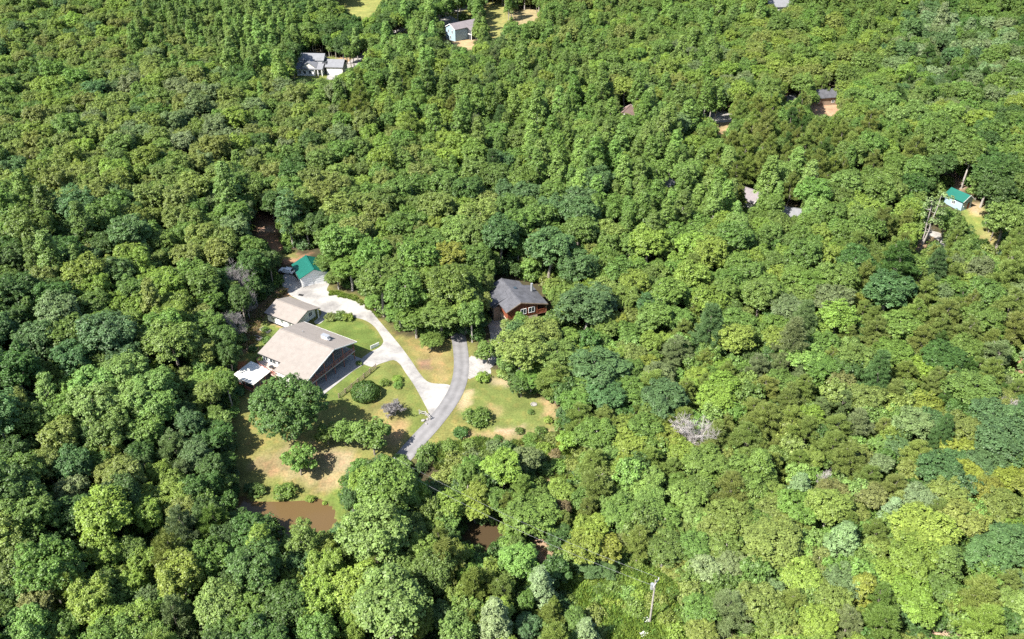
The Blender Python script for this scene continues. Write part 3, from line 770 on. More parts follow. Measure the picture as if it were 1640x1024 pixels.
# local +X is the front gable, -Y the driveway side, +Y the balcony side
def zR(y): return 7.0 - 0.285 * y
def zL(y): return 7.0 - 0.50 * y
roof_plates(CB, [
    [(0.3, 0, 7.0), (0.3, 7.2, zR(7.2)), (-9.2, 7.2, zR(7.2)), (-9.2, 4.5, zR(4.5)), (-11.2, 4.5, zR(4.5)), (-12.3, 0, 7.0)],
    [(0.3, 0, 7.0), (-12.3, 0, 7.0), (-12.6, -5.6, zL(5.6)), (-4.2, -5.6, zL(5.6)), (-4.2, -3.9, zL(3.9)), (0.3, -3.9, zL(3.9))]], M_CHAR)
MB().bar((0.3, 0, 7.02), (-12.3, 0, 7.02), 0.34, 0.07).build('ridge_cap', M_CHAR, CB)
# low cross gable over the garage, on the driveway side
roof_plates(CB, [[(-6.9, -1.2, 6.62), (-6.9, -6.6, 6.0), (-4.4, -6.6, 4.45), (-4.4, -1.6, 6.25)], [(-6.9, -1.2, 6.62), (-9.4, -1.6, 6.25), (-9.4, -6.6, 4.45), (-6.9, -6.6, 6.0)]], M_CHAR, name='cross_roof')
fix_normals(gable_walls(CB, -8.9, 0.0, -3.4, 4.6, zL(3.4) - 0.28, 6.72, zR(4.6) - 0.28, M_REDLOG, 2.55))
MB().box(-8.85, -0.05, -3.35, 4.55, -1.6, 2.549).build('foundation', M_STUCCO, CB)
fix_normals(gable_walls(CB, -11.8, -8.95, -5.1, 4.2, zL(5.1) - 0.28, 6.72, zR(4.2) - 0.28, M_REDLOG, -1.5, 'rear_wall'))
MB().box(-8.9, -4.6, -5.2, -3.42, -1.5, 3.9).build('garage_wing', M_WOOD, CB)  # dark brown wall stands in for the shade of an opening
MB().box(-8.3, -5.2, -5.26, -5.205, 0.0, 2.4).build('garage_door', M_DARK, CB)
lg = MB()
for k in range(9):
    z = 2.85 + k * 0.33
    a = -3.4 if z < zL(3.4) - 0.35 else -(6.7 - z) / 0.5
    b_ = 4.6 if z < zR(4.6) - 0.35 else (6.65 - z) / 0.285
    lg.box(0.0, 0.035, a + 0.05, b_ - 0.05, z - 0.02, z + 0.02)
lg = lg.build('siding_board', M_REDLOG, CB); lg['kind'] = 'stuff'
for y, w in ((0.75, 1.3), (2.9, 1.5)): window(CB, 0.04, y, 4.1, 0, w, 1.35)
fascia(CB, (0.33, -3.9, zL(3.9) - 0.14), (0.33, 0, 6.86), M_WOOD)
fascia(CB, (0.33, 0, 6.86), (0.33, 7.2, zR(7.2) - 0.14), M_WOOD)
bd = MB().box(-8.8, 0.0, 4.62, 7.0, 2.35, 2.55).build('balcony_deck', M_REDDECK, CB)
rail(bd, [(-0.05, 4.7), (-0.05, 6.95), (-8.7, 6.95)], 2.55, M_REDLOG)
MB().box(-0.09, -0.05, 4.8, 6.9, 2.66, 3.4).build('railing_panel', M_REDLOG, bd)
for x in (-0.1, -3.0, -6.0, -8.7): MB().box(x - 0.08, x + 0.08, 6.82, 6.98, -1.6, 2.349).box(x - 0.08, x + 0.08, 6.82, 6.98, 2.551, zR(6.9) - 0.23).build('balcony_post', M_WOOD, CB)
fl = MB().tube([(-6.0, 5.6, 5.0), (-6.0, 5.6, 7.6)], [0.3, 0.3], 10).build('flue', M_METAL, CB)
MB().box(-7.6, -6.6, 1.2, 1.9, 6.2, 6.75).build('skylight', M_GLASS, CB)

# --- the far white and grey house
p = hit(500, 112, 2.0)
H2 = thing('house', 'far white house with pale grey gabled roofs and front dormer gable', 'house', (p.x, p.y, hz(p.x, p.y)), R(-4))
# main block behind (ridge along x), front gable wing, garage wing on the +x side
roof_plates(H2, [[(-6.3, 1.0, 5.9), (-6.3, 4.5, 8.1), (5.4, 4.5, 8.1), (5.4, 1.0, 5.9)], [(-6.3, 4.5, 8.1), (-6.3, 8.4, 5.6), (5.4, 8.4, 5.6), (5.4, 4.5, 8.1)]], M_GREY)
MB().box(-5.8, 4.9, 1.4, 8.0, -2.0, 5.72).build('main_wall', M_WHITE, H2)
fix_normals(gable_walls(H2, -5.8, 4.9, 1.4, 8.0, 5.7, 7.8, 5.6, M_WHITE, 5.73, 'gable_wall', 4.5))
roof_plates(H2, [[(-6.8, -3.4, 3.3), (5.6, -3.4, 3.3), (5.6, 1.3, 4.9), (-6.8, 1.3, 4.9)]], M_GREY, name='front_roof')
roof_plates(H2, [[(-4.6, -2.9, 3.6), (-0.9, -2.9, 6.2), (-0.9, 3.0, 6.7), (-4.6, 1.2, 4.9)], [(-0.9, -2.9, 6.2), (2.8, -2.9, 3.6), (2.8, 1.2, 4.9), (-0.9, 3.0, 6.7)]], M_GREY, 0.18, 'front_gable')
fix_normals(MB().add([(-4.3, -2.5, 3.5), (2.5, -2.5, 3.5), (-0.9, -2.5, 5.85), (-4.3, 1.0, 3.5), (2.5, 1.0, 3.5), (-0.9, 1.0, 5.85)], [(0, 1, 2), (3, 5, 4), (0, 3, 4, 1), (1, 4, 5, 2), (2, 5, 3, 0)]).build('gable_face', M_CREAM, H2))
MB().box(-6.2, 1.4, -2.8, 1.38, -2.0, 3.28).build('front_wall', M_WHITE, H2)
MB().box(1.45, 5.2, -0.6, 1.38, -2.0, 3.28).build('entry_wall', M_CREAM, H2)
for x in (1.9, 3.4, 5.2): MB().box(x - 0.15, x + 0.15, -3.25, -2.95, -1.0, 3.15).build('porch_column', M_WHITE, H2)
for x in (-4.9, -2.6, -0.2): window(H2, x, -2.82, 1.7, -90, 1.1, 1.3)
window(H2, 3.2, -0.62, 1.7, -90, 1.0, 1.6)
roof_plates(H2, [[(6.0, -0.8, 3.6), (6.0, 4.0, 5.8), (14.2, 4.0, 5.8), (14.2, -0.8, 3.6)], [(6.0, 4.0, 5.8), (6.0, 8.6, 3.6), (14.2, 8.6, 3.6), (14.2, 4.0, 5.8)]], M_GREY, name='garage_roof')
MB().box(6.6, 13.8, -0.3, 8.2, -2.0, 3.62).build('garage_wall', M_CREAM, H2)
for x in (8.4, 11.8): MB().box(x - 1.4, x + 1.4, -0.36, -0.305, 0.0, 2.5).build('garage_door', M_WHITE, H2)
MB().box(5.0, 6.55, 1.0, 6.0, -2.0, 5.3).build('link_wall', M_SCREEN, H2)
fix_normals(MB().slab([(4.6, 0.6, 5.0), (6.9, 0.6, 4.4), (6.9, 6.4, 5.3), (4.6, 6.4, 5.9)], 0.2).build('link_roof', M_CHAR, H2))

# --- the pale blue house at the top
p = hit(734, 62)
H3 = thing('house', 'pale blue house with weathered brown roof and dark two-storey screened porch', 'house', (p.x, p.y, hz(p.x, p.y)), R(40))
roof_plates(H3, [[(-5.2, -4.4, 6.0), (-5.2, 0, 8.2), (12.0, 0, 8.2), (12.0, -4.4, 6.0)], [(-5.2, 0, 8.2), (-5.2, 4.4, 6.0), (12.0, 4.4, 6.0), (12.0, 0, 8.2)]], M_PURP)
fix_normals(gable_walls(H3, -4.8, 11.6, -4.0, 4.0, 6.0, 8.0, 6.0, M_BLUESIDE, -2.5))
fascia(H3, (-5.23, -4.4, 5.88), (-5.23, 0, 8.08), M_WHITE); fascia(H3, (-5.23, 0, 8.08), (-5.23, 4.4, 5.88), M_WHITE)
fix_normals(MB().slab([(2.5, -7.6, 5.0), (12.0, -7.6, 5.0), (12.0, -4.3, 6.2), (2.5, -4.3, 6.2)], 0.2).build('porch_roof', M_PURP, H3))
MB().box(3.2, 11.6, -7.0, -4.05, 2.9, 4.9).build('porch_screen', M_SCREEN, H3)
MB().box(3.2, 11.6, -7.0, -4.05, -0.5, 2.6).build('lower_screen', M_SCREEN, H3)
MB().box(3.0, 11.8, -7.2, -4.03, 2.602, 2.898).build('porch_floor', M_WHITE, H3)
for x in (3.1, 5.9, 8.8, 11.6): MB().box(x - 0.12, x + 0.12, -7.25, -7.02, -2.0, 4.95).build('porch_column', M_WHITE, H3)
window(H3, -4.83, -1.6, 4.3, 180, 1.0, 1.5); window(H3, -4.83, 1.6, 4.3, 180, 1.0, 1.5); window(H3, -4.83, 0, 1.4, 180, 1.0, 1.5)

# --- small pale blue cottage with the teal roof, on the right
p = hit(1535, 322, 1.5)
H4 = thing('cottage', 'small pale blue cottage with teal roof beside a patch of lawn', 'cottage', (p.x, p.y, hz(p.x, p.y)), R(-62))
roof_plates(H4, [[(-3.6, -2.6, 2.9), (-3.6, 0, 4.7), (3.4, 0, 4.7), (3.4, -2.6, 2.9)], [(-3.6, 0, 4.7), (-3.6, 2.6, 2.9), (3.4, 2.6, 2.9), (3.4, 0, 4.7)]], M_TEAL, 0.14)
fix_normals(gable_walls(H4, -3.2, 3.0, -2.2, 2.2, 3.0, 4.5, 3.0, M_BLUESIDE))
fascia(H4, (3.43, -2.6, 2.85), (3.43, 0, 4.65), M_WHITE); fascia(H4, (3.43, 0, 4.65), (3.43, 2.6, 2.85), M_WHITE)
window(H4, 3.02, -0.9, 1.6, 0, 0.8, 1.0); dr = MB().box(3.01, 3.06, 0.3, 1.2, 0, 2.0).build('door', M_REDLOG, H4)
window(H4, 0, -2.22, 1.6, -90, 1.0, 1.0)

# --- houses that only peep out between the crowns
def plain_house(px, py, hh, rz, L, W, eave, ridge, roof, wall, label):
    p = hit(px, py, hh)
    t = thing('house', label, 'house', (p.x, p.y, hz(p.x, p.y)), R(rz))
    roof_plates(t, [[(-L / 2, -W / 2, eave), (-L / 2, 0, ridge), (L / 2, 0, ridge), (L / 2, -W / 2, eave)], [(-L / 2, 0, ridge), (-L / 2, W / 2, eave), (L / 2, W / 2, eave), (L / 2, 0, ridge)]], roof)
    fix_normals(gable_walls(t, -L / 2 + 0.5, L / 2 - 0.5, -W / 2 + 0.5, W / 2 - 0.5, eave, ridge - 0.22, eave, wall, -2.0))
    MB().bar((-L / 2, 0, ridge + 0.02), (L / 2, 0, ridge + 0.02), 0.3, 0.06).build('ridge_cap', roof, t)
    fascia(t, (L / 2 + 0.03, -W / 2, eave - 0.12), (L / 2 + 0.03, 0, ridge - 0.12), M_WHITE)
    fascia(t, (L / 2 + 0.03, 0, ridge - 0.12), (L / 2 + 0.03, W / 2, eave - 0.12), M_WHITE)
    for x in (-L / 4, L / 4): window(t, x, -W / 2 + 0.48, 1.7, -90, 1.1, 1.2)
    window(t, L / 2 - 0.48, 0, 1.7, 0, 1.1, 1.2)
    return t
plain_house(1195, 305, 5.0, -45, 11, 8, 3.6, 6.0, M_PURP, M_CREAM, 'weathered brown roof corner showing above a pale concrete drive in the woods')
plain_house(1004, 177, 5.0, 65, 9, 8, 3.5, 6.0, M_BROWNROOF, M_CREAM, 'reddish brown roof tip peeping out between pointed green crowns')
plain_house(1271, 336, 4.0, -20, 8, 6, 2.8, 4.6, M_GREY, M_CREAM, 'small grey roof almost buried in crowns right of the pale concrete drive')
plain_house(1073, 288, 4.0, -70, 7, 5.5, 2.8, 4.6, M_GREY, M_WHITE, 'small pale shed roof glimpsed among pointed green crowns')
plain_house(1246, 5, 5.0, 8, 14, 10, 4.0, 7.2, M_GREY, M_CREAM, 'grey hip-like roof at the top edge of the woods')
plain_house(1318, 148, 4.5, 12, 13, 8, 3.4, 5.8, M_CHAR, M_WOOD, 'dark-roofed house in tree shade above an orange dirt bank')
plain_house(1262, 158, 3.5, 35, 7, 6, 2.8, 4.6, M_GREY, M_CREAM, 'light grey roof beside a lone rounded tree and orange dirt bank')

# ------------------------------------------------------------------ small things round the yard
def yard(px, py, up=0.0):
    p = hit(px, py); return Vector((p.x, p.y, hz(p.x, p.y) + up))

fa, fb = yard(543, 638), yard(602, 590)
FN = thing('wooden_fence', 'old post and rail fence with vines below the shaded patio', 'fence', fa)
L_ = (fb - fa).length; n_ = 6
for i in range(n_ + 1):
    q = (fb - fa) * (i / n_); zz = hz(fa.x + q.x, fa.y + q.y) - fa.z
    MB().box(q.x - 0.09, q.x + 0.09, q.y - 0.09, q.y + 0.09, zz - 0.4, zz + 1.25).build('post', M_WOOD, FN)
    if i < n_:
        q2 = (fb - fa) * ((i + 1) / n_); z2 = hz(fa.x + q2.x, fa.y + q2.y) - fa.z
        for k, h_ in enumerate((0.3, 0.7, 1.1)):
            s_ = Vector((0.1, -0.06, 0))
            MB().bar(Vector((q.x, q.y, zz + h_)) + s_, Vector((q2.x, q2.y, z2 + h_)) + s_, 0.05, 0.16).build('rail', M_WOOD, FN)

fa, fb = yard(594, 560), yard(607, 554)
WF = thing('picket_fence', 'short white picket fence at the corner of the green lawn loop', 'fence', fa)
d_ = fb - fa
for i in range(15):
    q = d_ * (i / 14)
    MB().box(q.x - 0.05, q.x + 0.05, q.y - 0.03, q.y + 0.03, -0.1, 1.05).build('picket', M_WHITE, WF)
for h_ in (0.3, 0.8): MB().bar(Vector((0.02, 0.07, h_)), d_ + Vector((0.02, 0.07, h_)), 0.05, 0.09).build('rail', M_WHITE, WF)

for i, (px, py, rz, L, W, lab) in enumerate([(425, 530, -31, 2.6, 1.1, 'raised garden bed nearest the tan-roofed garage'), (413, 543, -31, 2.2, 1.0, 'raised garden bed in the middle of the kitchen garden, pale boards'),
                                             (405, 560, -25, 2.4, 1.6, 'dark netted garden bed above the white porch roof')]):
    p = yard(px, py)
    t = thing('garden_bed', lab, 'garden bed', p, R(rz), 'raised beds left of the tan roof')
    for y in (-W / 2, W / 2): MB().box(-L / 2, L / 2, y - 0.05, y + 0.05, -0.2, 0.45).build('side_board', M_GREYWOOD if i < 2 else M_WOOD, t)
    for x in (-L / 2, L / 2): MB().box(x - 0.049, x + 0.049, -W / 2 + 0.051, W / 2 - 0.051, -0.2, 0.45).build('end_board', M_GREYWOOD if i < 2 else M_WOOD, t)
    MB().box(-L / 2 + 0.05, L / 2 - 0.05, -W / 2 + 0.051, W / 2 - 0.051, -0.2, 0.36).build('soil', M_SOIL, t)

def rock_mesh(name, r, seed, mat, flat=0.7):
    rr = random.Random(seed)
    bm = bmesh.new(); bmesh.ops.create_icosphere(bm, subdivisions=2, radius=r)
    a = [Vector((rr.uniform(-1, 1), rr.uniform(-1, 1), rr.uniform(-1, 1))).normalized() for _ in range(7)]
    for v in bm.verts:
        d = v.co.normalized()
        v.co *= 1 - 0.28 * max(0, max(d.dot(q) for q in a) - 0.55) / 0.45 + 0.07 * math.sin(9 * d.x + seed) * math.cos(7 * d.y)
        v.co.z *= flat
    me = bpy.data.meshes.new(name); bm.to_mesh(me); bm.free(); me.materials.append(mat); return me
ROCKS = [rock_mesh('stone', 0.3, k, M_STONE) for k in range(4)]
p = yard(855, 648)
FP = thing('fire_pit', 'pale ring of stones round an ash bed on the grass clearing', 'fire pit', p)
for k in range(11):
    a = 2 * math.pi * k / 11
    o = part_mesh('stone', ROCKS[k % 4], FP, (0.62 * math.cos(a), 0.62 * math.sin(a), 0.08), (0, 0, a * 3)); o.scale = (0.6, 0.5, 0.6)
MB().tube([(0, 0, 0.0), (0, 0, 0.05)], [0.5, 0.48], 14).build('ash_bed', M_STONE, FP)

p0 = yard(681, 668)
SF = thing('split_rail_fence', 'short silver split-rail fence corner where the pale drive meets the road', 'fence', p0)
pts = [(-1.3, 0.9), (0.1, 0.4), (1.1, -0.9)]
for x, y in pts: MB().box(x - 0.09, x + 0.09, y - 0.09, y + 0.09, -0.3, 1.2).build('post', M_GREYWOOD, SF)
for a, b_ in zip(pts, pts[1:]):
    for h_ in (0.45, 0.95): MB().bar((a[0], a[1], h_), (b_[0], b_[1], h_), 0.1, 0.12).build('rail', M_GREYWOOD, SF)
for i, (px, py, s, lab) in enumerate([(678, 674, 1.5, 'low pale boulder before the split-rail fence corner'), (685, 672, 1.2, 'smaller pale boulder tucked inside the split-rail fence corner'),
                                      (683, 679, 1.0, 'smallest pale boulder at the tip beside the asphalt road')]):
    p = yard(px, py, 0.12); o = part_mesh('boulder', ROCKS[i], None, p, (0, 0, i)); o.scale = (s * 1.3, s, s * 0.9)
    tag(o, lab, 'rock', 'boulders at the drive entrance')

p = yard(482, 473, 0.04)
o = MB().box(-0.7, 0.7, -0.4, 0.4, 0.0, 0.05).build('drain_cover', M_BLACK); o.location = p; o.rotation_euler = (0, 0, R(-20))
tag(o, 'dark oblong drain cover set in the pale concrete turning area', 'drain cover')

# utility pole with its transformer, a second pole in the trees, two lines between
def pole(loc, hgt, label, rz, can=True):
    t = thing('utility_pole', label, 'utility pole', loc, rz, 'poles of the power line')
    MB().tube([(0, 0, -0.5), (0, 0, hgt * 0.5), (0, 0, hgt)], [0.17, 0.15, 0.115], 10).build('pole_shaft', M_PALEBARK, t)
    MB().bar((-1.1, 0.14, hgt - 0.6), (1.1, 0.14, hgt - 0.6), 0.12, 0.14).build('crossarm', M_GREYWOOD, t)
    for x in (-0.95, 0.95): MB().tube([(x, 0.14, hgt - 0.52), (x, 0.14, hgt - 0.3)], [0.06, 0.04], 8).build('insulator', M_WHITE, t)
    if can:
        MB().tube([(0.0, -0.42, hgt - 2.3), (0, -0.42, hgt - 1.2)], [0.3, 0.3], 12).build('transformer', M_METAL, t)
        MB().bar((0, -0.1, hgt - 1.5), (0, -0.4, hgt - 1.5), 0.06, 0.06).build('bracket', M_METAL, t)
    return t
pa = yard(1040, 1001); pb = yard(632, 800)
ang = math.atan2(pb.y - pa.y, pb.x - pa.x) + R(90)
pole(pa, 11.0, 'pale bare utility pole with transformer standing in the bright weedy meadow', ang)
pole(pb, 10.5, 'utility pole buried in tall crowns beside the asphalt road', ang, False)
for s in (-0.95, 0.95):
    off = Vector((math.cos(ang) * s, math.sin(ang) * s, 0))
    a = pa + off + Vector((0, 0, 10.7)); b_ = pb + off + Vector((0, 0, 10.2))
    ln = [a.lerp(b_, k / 24) - Vector((0, 0, 1.6 * 4 * (k / 24) * (1 - k / 24))) for k in range(25)]
    o = MB().tube(ln, [0.013] * 25, 4).build('power_line', M_WIRE)
    tag(o, 'thin power line between the two utility poles, ' + ('the nearer' if s > 0 else 'the farther') + ' of the pair', 'power line', 'power lines')
for px, py, sx, lab in ((1034, 999, 0.7, 'small pale utility cabinet at the foot of the utility pole'), (1031, 1021, 1.0, 'white utility box in the weeds at the bottom edge of the photo')):
    p = yard(px, py)
    t = thing('utility_box', lab, 'utility box', p, R(20))
    MB().box(-sx * 0.6, sx * 0.6, -0.4, 0.4, -0.1, 0.95).build('cabinet', M_WHITE, t, 0.03)
    MB().box(-sx * 0.65, sx * 0.65, -0.45, 0.45, 0.953, 1.02).build('lid', M_WHITE, t, 0.02)

# ------------------------------------------------------------------ plants: meshes
def leaf_mesh(name, P, Nn, S, var, mat, aspect=1.0):
    """Many small leaf-clump faces: centres P, facing Nn, sizes S, own brightness var."""
    n = len(P)
    Nn = Nn / (np.linalg.norm(Nn, axis=1, keepdims=True) + 1e-9)
    a = RNG.normal(size=(n, 3)); t = np.cross(Nn, a); t /= np.linalg.norm(t, axis=1, keepdims=True) + 1e-9
    bt = np.cross(Nn, t)
    w = S[:, None] * 0.5; h = w * aspect
    fold = Nn * (S[:, None] * 0.16)
    V = np.stack([P - t * w - fold * 0.5, P - bt * h + fold * 0.4, P + t * w - fold, P + bt * h + fold * 0.4], 1).reshape(-1, 3)
    me = bpy.data.meshes.new(name)
    me.vertices.add(4 * n); me.vertices.foreach_set('co', V.reshape(-1).astype(np.float32))
    me.loops.add(4 * n); me.loops.foreach_set('vertex_index', np.arange(4 * n, dtype=np.int32))
    me.polygons.add(n); me.polygons.foreach_set('loop_start', np.arange(0, 4 * n, 4, dtype=np.int32))
    me.polygons.foreach_set('loop_total', np.full(n, 4, np.int32))
    at = me.attributes.new('var', 'FLOAT', 'FACE'); at.data.foreach_set('value', np.clip(var, 0, 1).astype(np.float32))
    me.materials.append(mat); me.update(); me.validate()
    return me

def unit(n):
    v = RNG.normal(size=(n, 3)); return v / np.linalg.norm(v, axis=1, keepdims=True)

def lobed_crown(name, lobes, per, leaf, clump=0.95, mat=None, up=0.35, loose=0.45):
    """lobes: (centre, radius). Clumps sit on the outside of the union of the lobes; leaves on the outside of the clumps."""
    P, Q, S, Vv = [], [], [], []
    C = np.array([l[0] for l in lobes], float); Rr = np.array([l[1] for l in lobes], float)
    mid = C.mean(0)
    for i, (c, r) in enumerate(zip(C, Rr)):
        nc = max(10, int(24 * (r / 1.8) ** 2 * (0.95 / clump) ** 1.3 * 0.5))
        d = unit(nc * 2)
        pc = c + d * r * RNG.uniform(0.72, 1.12, (nc * 2, 1))
        inside = np.zeros(len(pc), bool)
        for j in range(len(C)):
            if j != i: inside |= np.linalg.norm(pc - C[j], axis=1) < Rr[j] * 0.78
        keep = ~inside & (d[:, 2] > -0.55)
        pc, d = pc[keep][:nc], d[keep][:nc]
        tone_l = RNG.uniform(-0.10, 0.10)
        for q, dq in zip(pc, d):
            cr = clump * RNG.uniform(0.55, 1.15)
            m_ = int(per * RNG.uniform(0.7, 1.2))
            e = unit(m_)
            o = dq * 0.8 + np.array([0, 0, 0.45]); o /= np.linalg.norm(o)
            e = np.where((e @ o)[:, None] < -0.25, -e, e)
            pp = q + e * cr * np.where(RNG.random((m_, 1)) < 0.14, RNG.uniform(1.1, 1.6, (m_, 1)), RNG.uniform(0.6, 1.08, (m_, 1))) * np.array([1, 1, 0.72])
            P.append(pp); Q.append(e * 0.5 + o * 0.45 + np.array([0, 0, up + 0.25]) + unit(m_) * 0.6)
            S.append(leaf * RNG.uniform(0.6, 1.35, m_))
            Vv.append(0.5 + tone_l + RNG.uniform(-0.2, 0.2) + RNG.normal(0, 0.16, m_))
        m_ = int(per * loose * 6)
        e = unit(m_); e[:, 2] = np.abs(e[:, 2]) * np.where(RNG.random(m_) < 0.75, 1, -1); P.append(c + e * r * RNG.uniform(0.55, 1.0, (m_, 1))); Q.append(e * 0.5 + np.array([0, 0, 0.8]) + unit(m_) * 0.5)
        S.append(leaf * 1.3 * RNG.uniform(0.7, 1.3, m_)); Vv.append(RNG.uniform(0.25, 0.7, m_))
    return leaf_mesh(name, np.concatenate(P), np.concatenate(Q), np.concatenate(S), np.concatenate(Vv), mat or M_LEAF, 0.8)

def trunk_mesh(name, h, r0, ends, mat, seed):
    rr = random.Random(seed)
    mb = MB()
    wob_ = [Vector((rr.uniform(-0.25, 0.25) * i, rr.uniform(-0.25, 0.25) * i, h * i / 4)) for i in range(5)]
    wob_[0] = Vector((0, 0, -1.2))
    mb.tube(wob_, [r0 * 1.25, r0, r0 * 0.85, r0 * 0.7, r0 * 0.4], 7)
    for e in ends:
        e = Vector(e)
        k = min(0.92, max(0.35, (e.z - 0.45 * Vector((e.x, e.y)).length) / h))
        i = min(3, int(k * 4)); s = wob_[i].lerp(wob_[i + 1], k * 4 - i)
        m_ = s.lerp(e, 0.5) + Vector((rr.uniform(-.3, .3), rr.uniform(-.3, .3), 0.35))
        mb.tube([s, m_, e], [r0 * 0.38, r0 * 0.26, r0 * 0.1], 5, False)
    return mb.mesh(name, mat)

PROTO = {}      # kind -> list of dict(crown, trunk, r, H, zc)
def reg(kind, crown, trunk, r, H, zc):
    PROTO.setdefault(kind, []).append(dict(crown=crown, trunk=trunk, r=r, H=H, zc=zc))

def broad(seed, r=4.5, H=15.0, zlow=4.6, nl=12, flat=0.85, tight=0.40):
    rr = random.Random(seed)
    zc = (zlow + H) / 2 + 0.2; rv = (H - zlow) / 2
    lobes = [((rr.uniform(-.3, .3), rr.uniform(-.3, .3), zc + rv * 0.30), r * 0.42), ((rr.uniform(-.5, .5), rr.uniform(-.5, .5), zc - rv * 0.15), r * 0.5)]
    for i in range(nl):
        a = 2 * math.pi * (i * 0.618) + rr.uniform(-.3, .3)
        el = -0.45 + 1.25 * (i + 0.5) / nl + rr.uniform(-.1, .1)
        k = rr.uniform(0.70, 1.16)
        c = (r * 0.74 * k * math.cos(el) * math.cos(a), r * 0.74 * k * math.cos(el) * math.sin(a), zc + rv * 0.76 * k * math.sin(el))
        lobes.append((c, r * tight * rr.uniform(0.55, 1.25)))
    return lobes, zc

for s in range(6):
    lobes, zc = broad(100 + s, nl=(26, 32, 24, 36, 28, 22)[s], tight=(0.29, 0.26, 0.32, 0.25, 0.28, 0.33)[s])
    cm = lobed_crown('crown', lobes, 34, 0.30, 0.52)
    reg('B', cm, trunk_mesh('trunk', 11.5, 0.30, [l[0] for l in lobes[1:8]], M_PALEBARK if s % 2 else M_BARK, s), 4.5, 15.0, 9.8)
for s in range(4):                                            # pointed crowns
    rr = random.Random(200 + s); lobes = []
    H = 18.5
    for i in range(17):
        f = (i + 0.5) / 17
        z = 6.0 + f * 11.4; rad = 3.1 * (1 - f) ** 0.62
        a = i * 2.4 + rr.uniform(-.4, .4)
        lobes.append(((rad * 0.75 * math.cos(a), rad * 0.75 * math.sin(a), z), 0.95 + 0.75 * (1 - f)))
    lobes.append(((0, 0, 15.6), 1.25)); lobes.append(((0, 0, 13.0), 1.7)); lobes.append(((0, 0, 17.2), 0.8))
    cm = lobed_crown('crown', lobes, 36, 0.29, 0.52, up=0.45)
    reg('C', cm, trunk_mesh('trunk', 14.0, 0.27, [l[0] for l in lobes[2:9]], M_PALEBARK, 30 + s), 3.9, H, 11.6)
for s in range(3):                                            # tall narrow irregular crowns
    rr = random.Random(300 + s); lobes = []
    for i in range(13):
        f = (i + 0.5) / 13
        z = 4.5 + f * 12.0; rad = 1.9 * (0.6 + 0.5 * math.sin(math.pi * min(1, f * 1.1))) * (1.0 if f < 0.8 else 0.6)
        a = i * 2.2 + rr.uniform(-.6, .6)
        lobes.append(((rad * math.cos(a) * 0.8, rad * math.sin(a) * 0.8, z), rr.uniform(1.1, 1.75)))
    cm = lobed_crown('crown', lobes, 38, 0.30, 0.55)
    reg('M', cm, trunk_mesh('trunk', 13.0, 0.22, [l[0] for l in lobes[2:9]], M_PALEBARK, 50 + s), 3.2, 18.0, 10.8)
# wide oak that keeps its foliage to the ground
lobes, zc = broad(77, 6.6, 13.5, 1.2, 40, tight=0.26)
reg('O', lobed_crown('crown', lobes, 40, 0.31, 0.58), trunk_mesh('trunk', 8.0, 0.42, [l[0] for l in lobes[1:9]], M_BARK, 77), 6.6, 13.5, 7.2)
for s in range(2):                                            # small lawn trees, foliage from low down
    lobes, zc = broad(88 + s, 2.2, 4.8, 0.8, 9, tight=0.40)
    reg('L', lobed_crown('crown', lobes, 34, 0.24, 0.38), trunk_mesh('trunk', 3.2, 0.11, [l[0] for l in lobes[1:5]], M_BARK, 88 + s), 2.2, 4.8, 2.5)
for s in range(3):                                            # shrubs
    rr = random.Random(400 + s)
    lobes = [((0, 0, 0.75), 0.7)] + [((0.85 * math.cos(a), 0.85 * math.sin(a), rr.uniform(0.4, 0.95)), rr.uniform(0.45, 0.75)) for a in [i * 1.05 + rr.uniform(-.3, .3) for i in range(6)]]
    reg('S', lobed_crown('crown', lobes, 26, 0.24, 0.42, loose=0.1), trunk_mesh('stem', 0.8, 0.05, [l[0] for l in lobes[1:5]], M_BARK, 400 + s), 1.5, 1.6, 0.7)
# clipped round bush
e = unit(5200); e = e[e[:, 2] > -0.25]
PP = e * np.array([1.5, 1.5, 1.05]) * (1 + 0.05 * np.sin(e[:, :1] * 9) * np.cos(e[:, 1:2] * 8)) * RNG.uniform(0.9, 1.03, (len(e), 1)) + np.array([0, 0, 0.55])
reg('R', leaf_mesh('crown', PP, e + unit(len(e)) * 0.6, 0.15 * RNG.uniform(0.6, 1.4, len(e)), RNG.normal(0.5, 0.17, len(e)), M_LEAF), trunk_mesh('stem', 0.9, 0.06, [(0.6, 0.3, 1.0), (-0.5, 0.4, 1.1)], M_BARK, 3), 1.5, 1.6, 0.6)

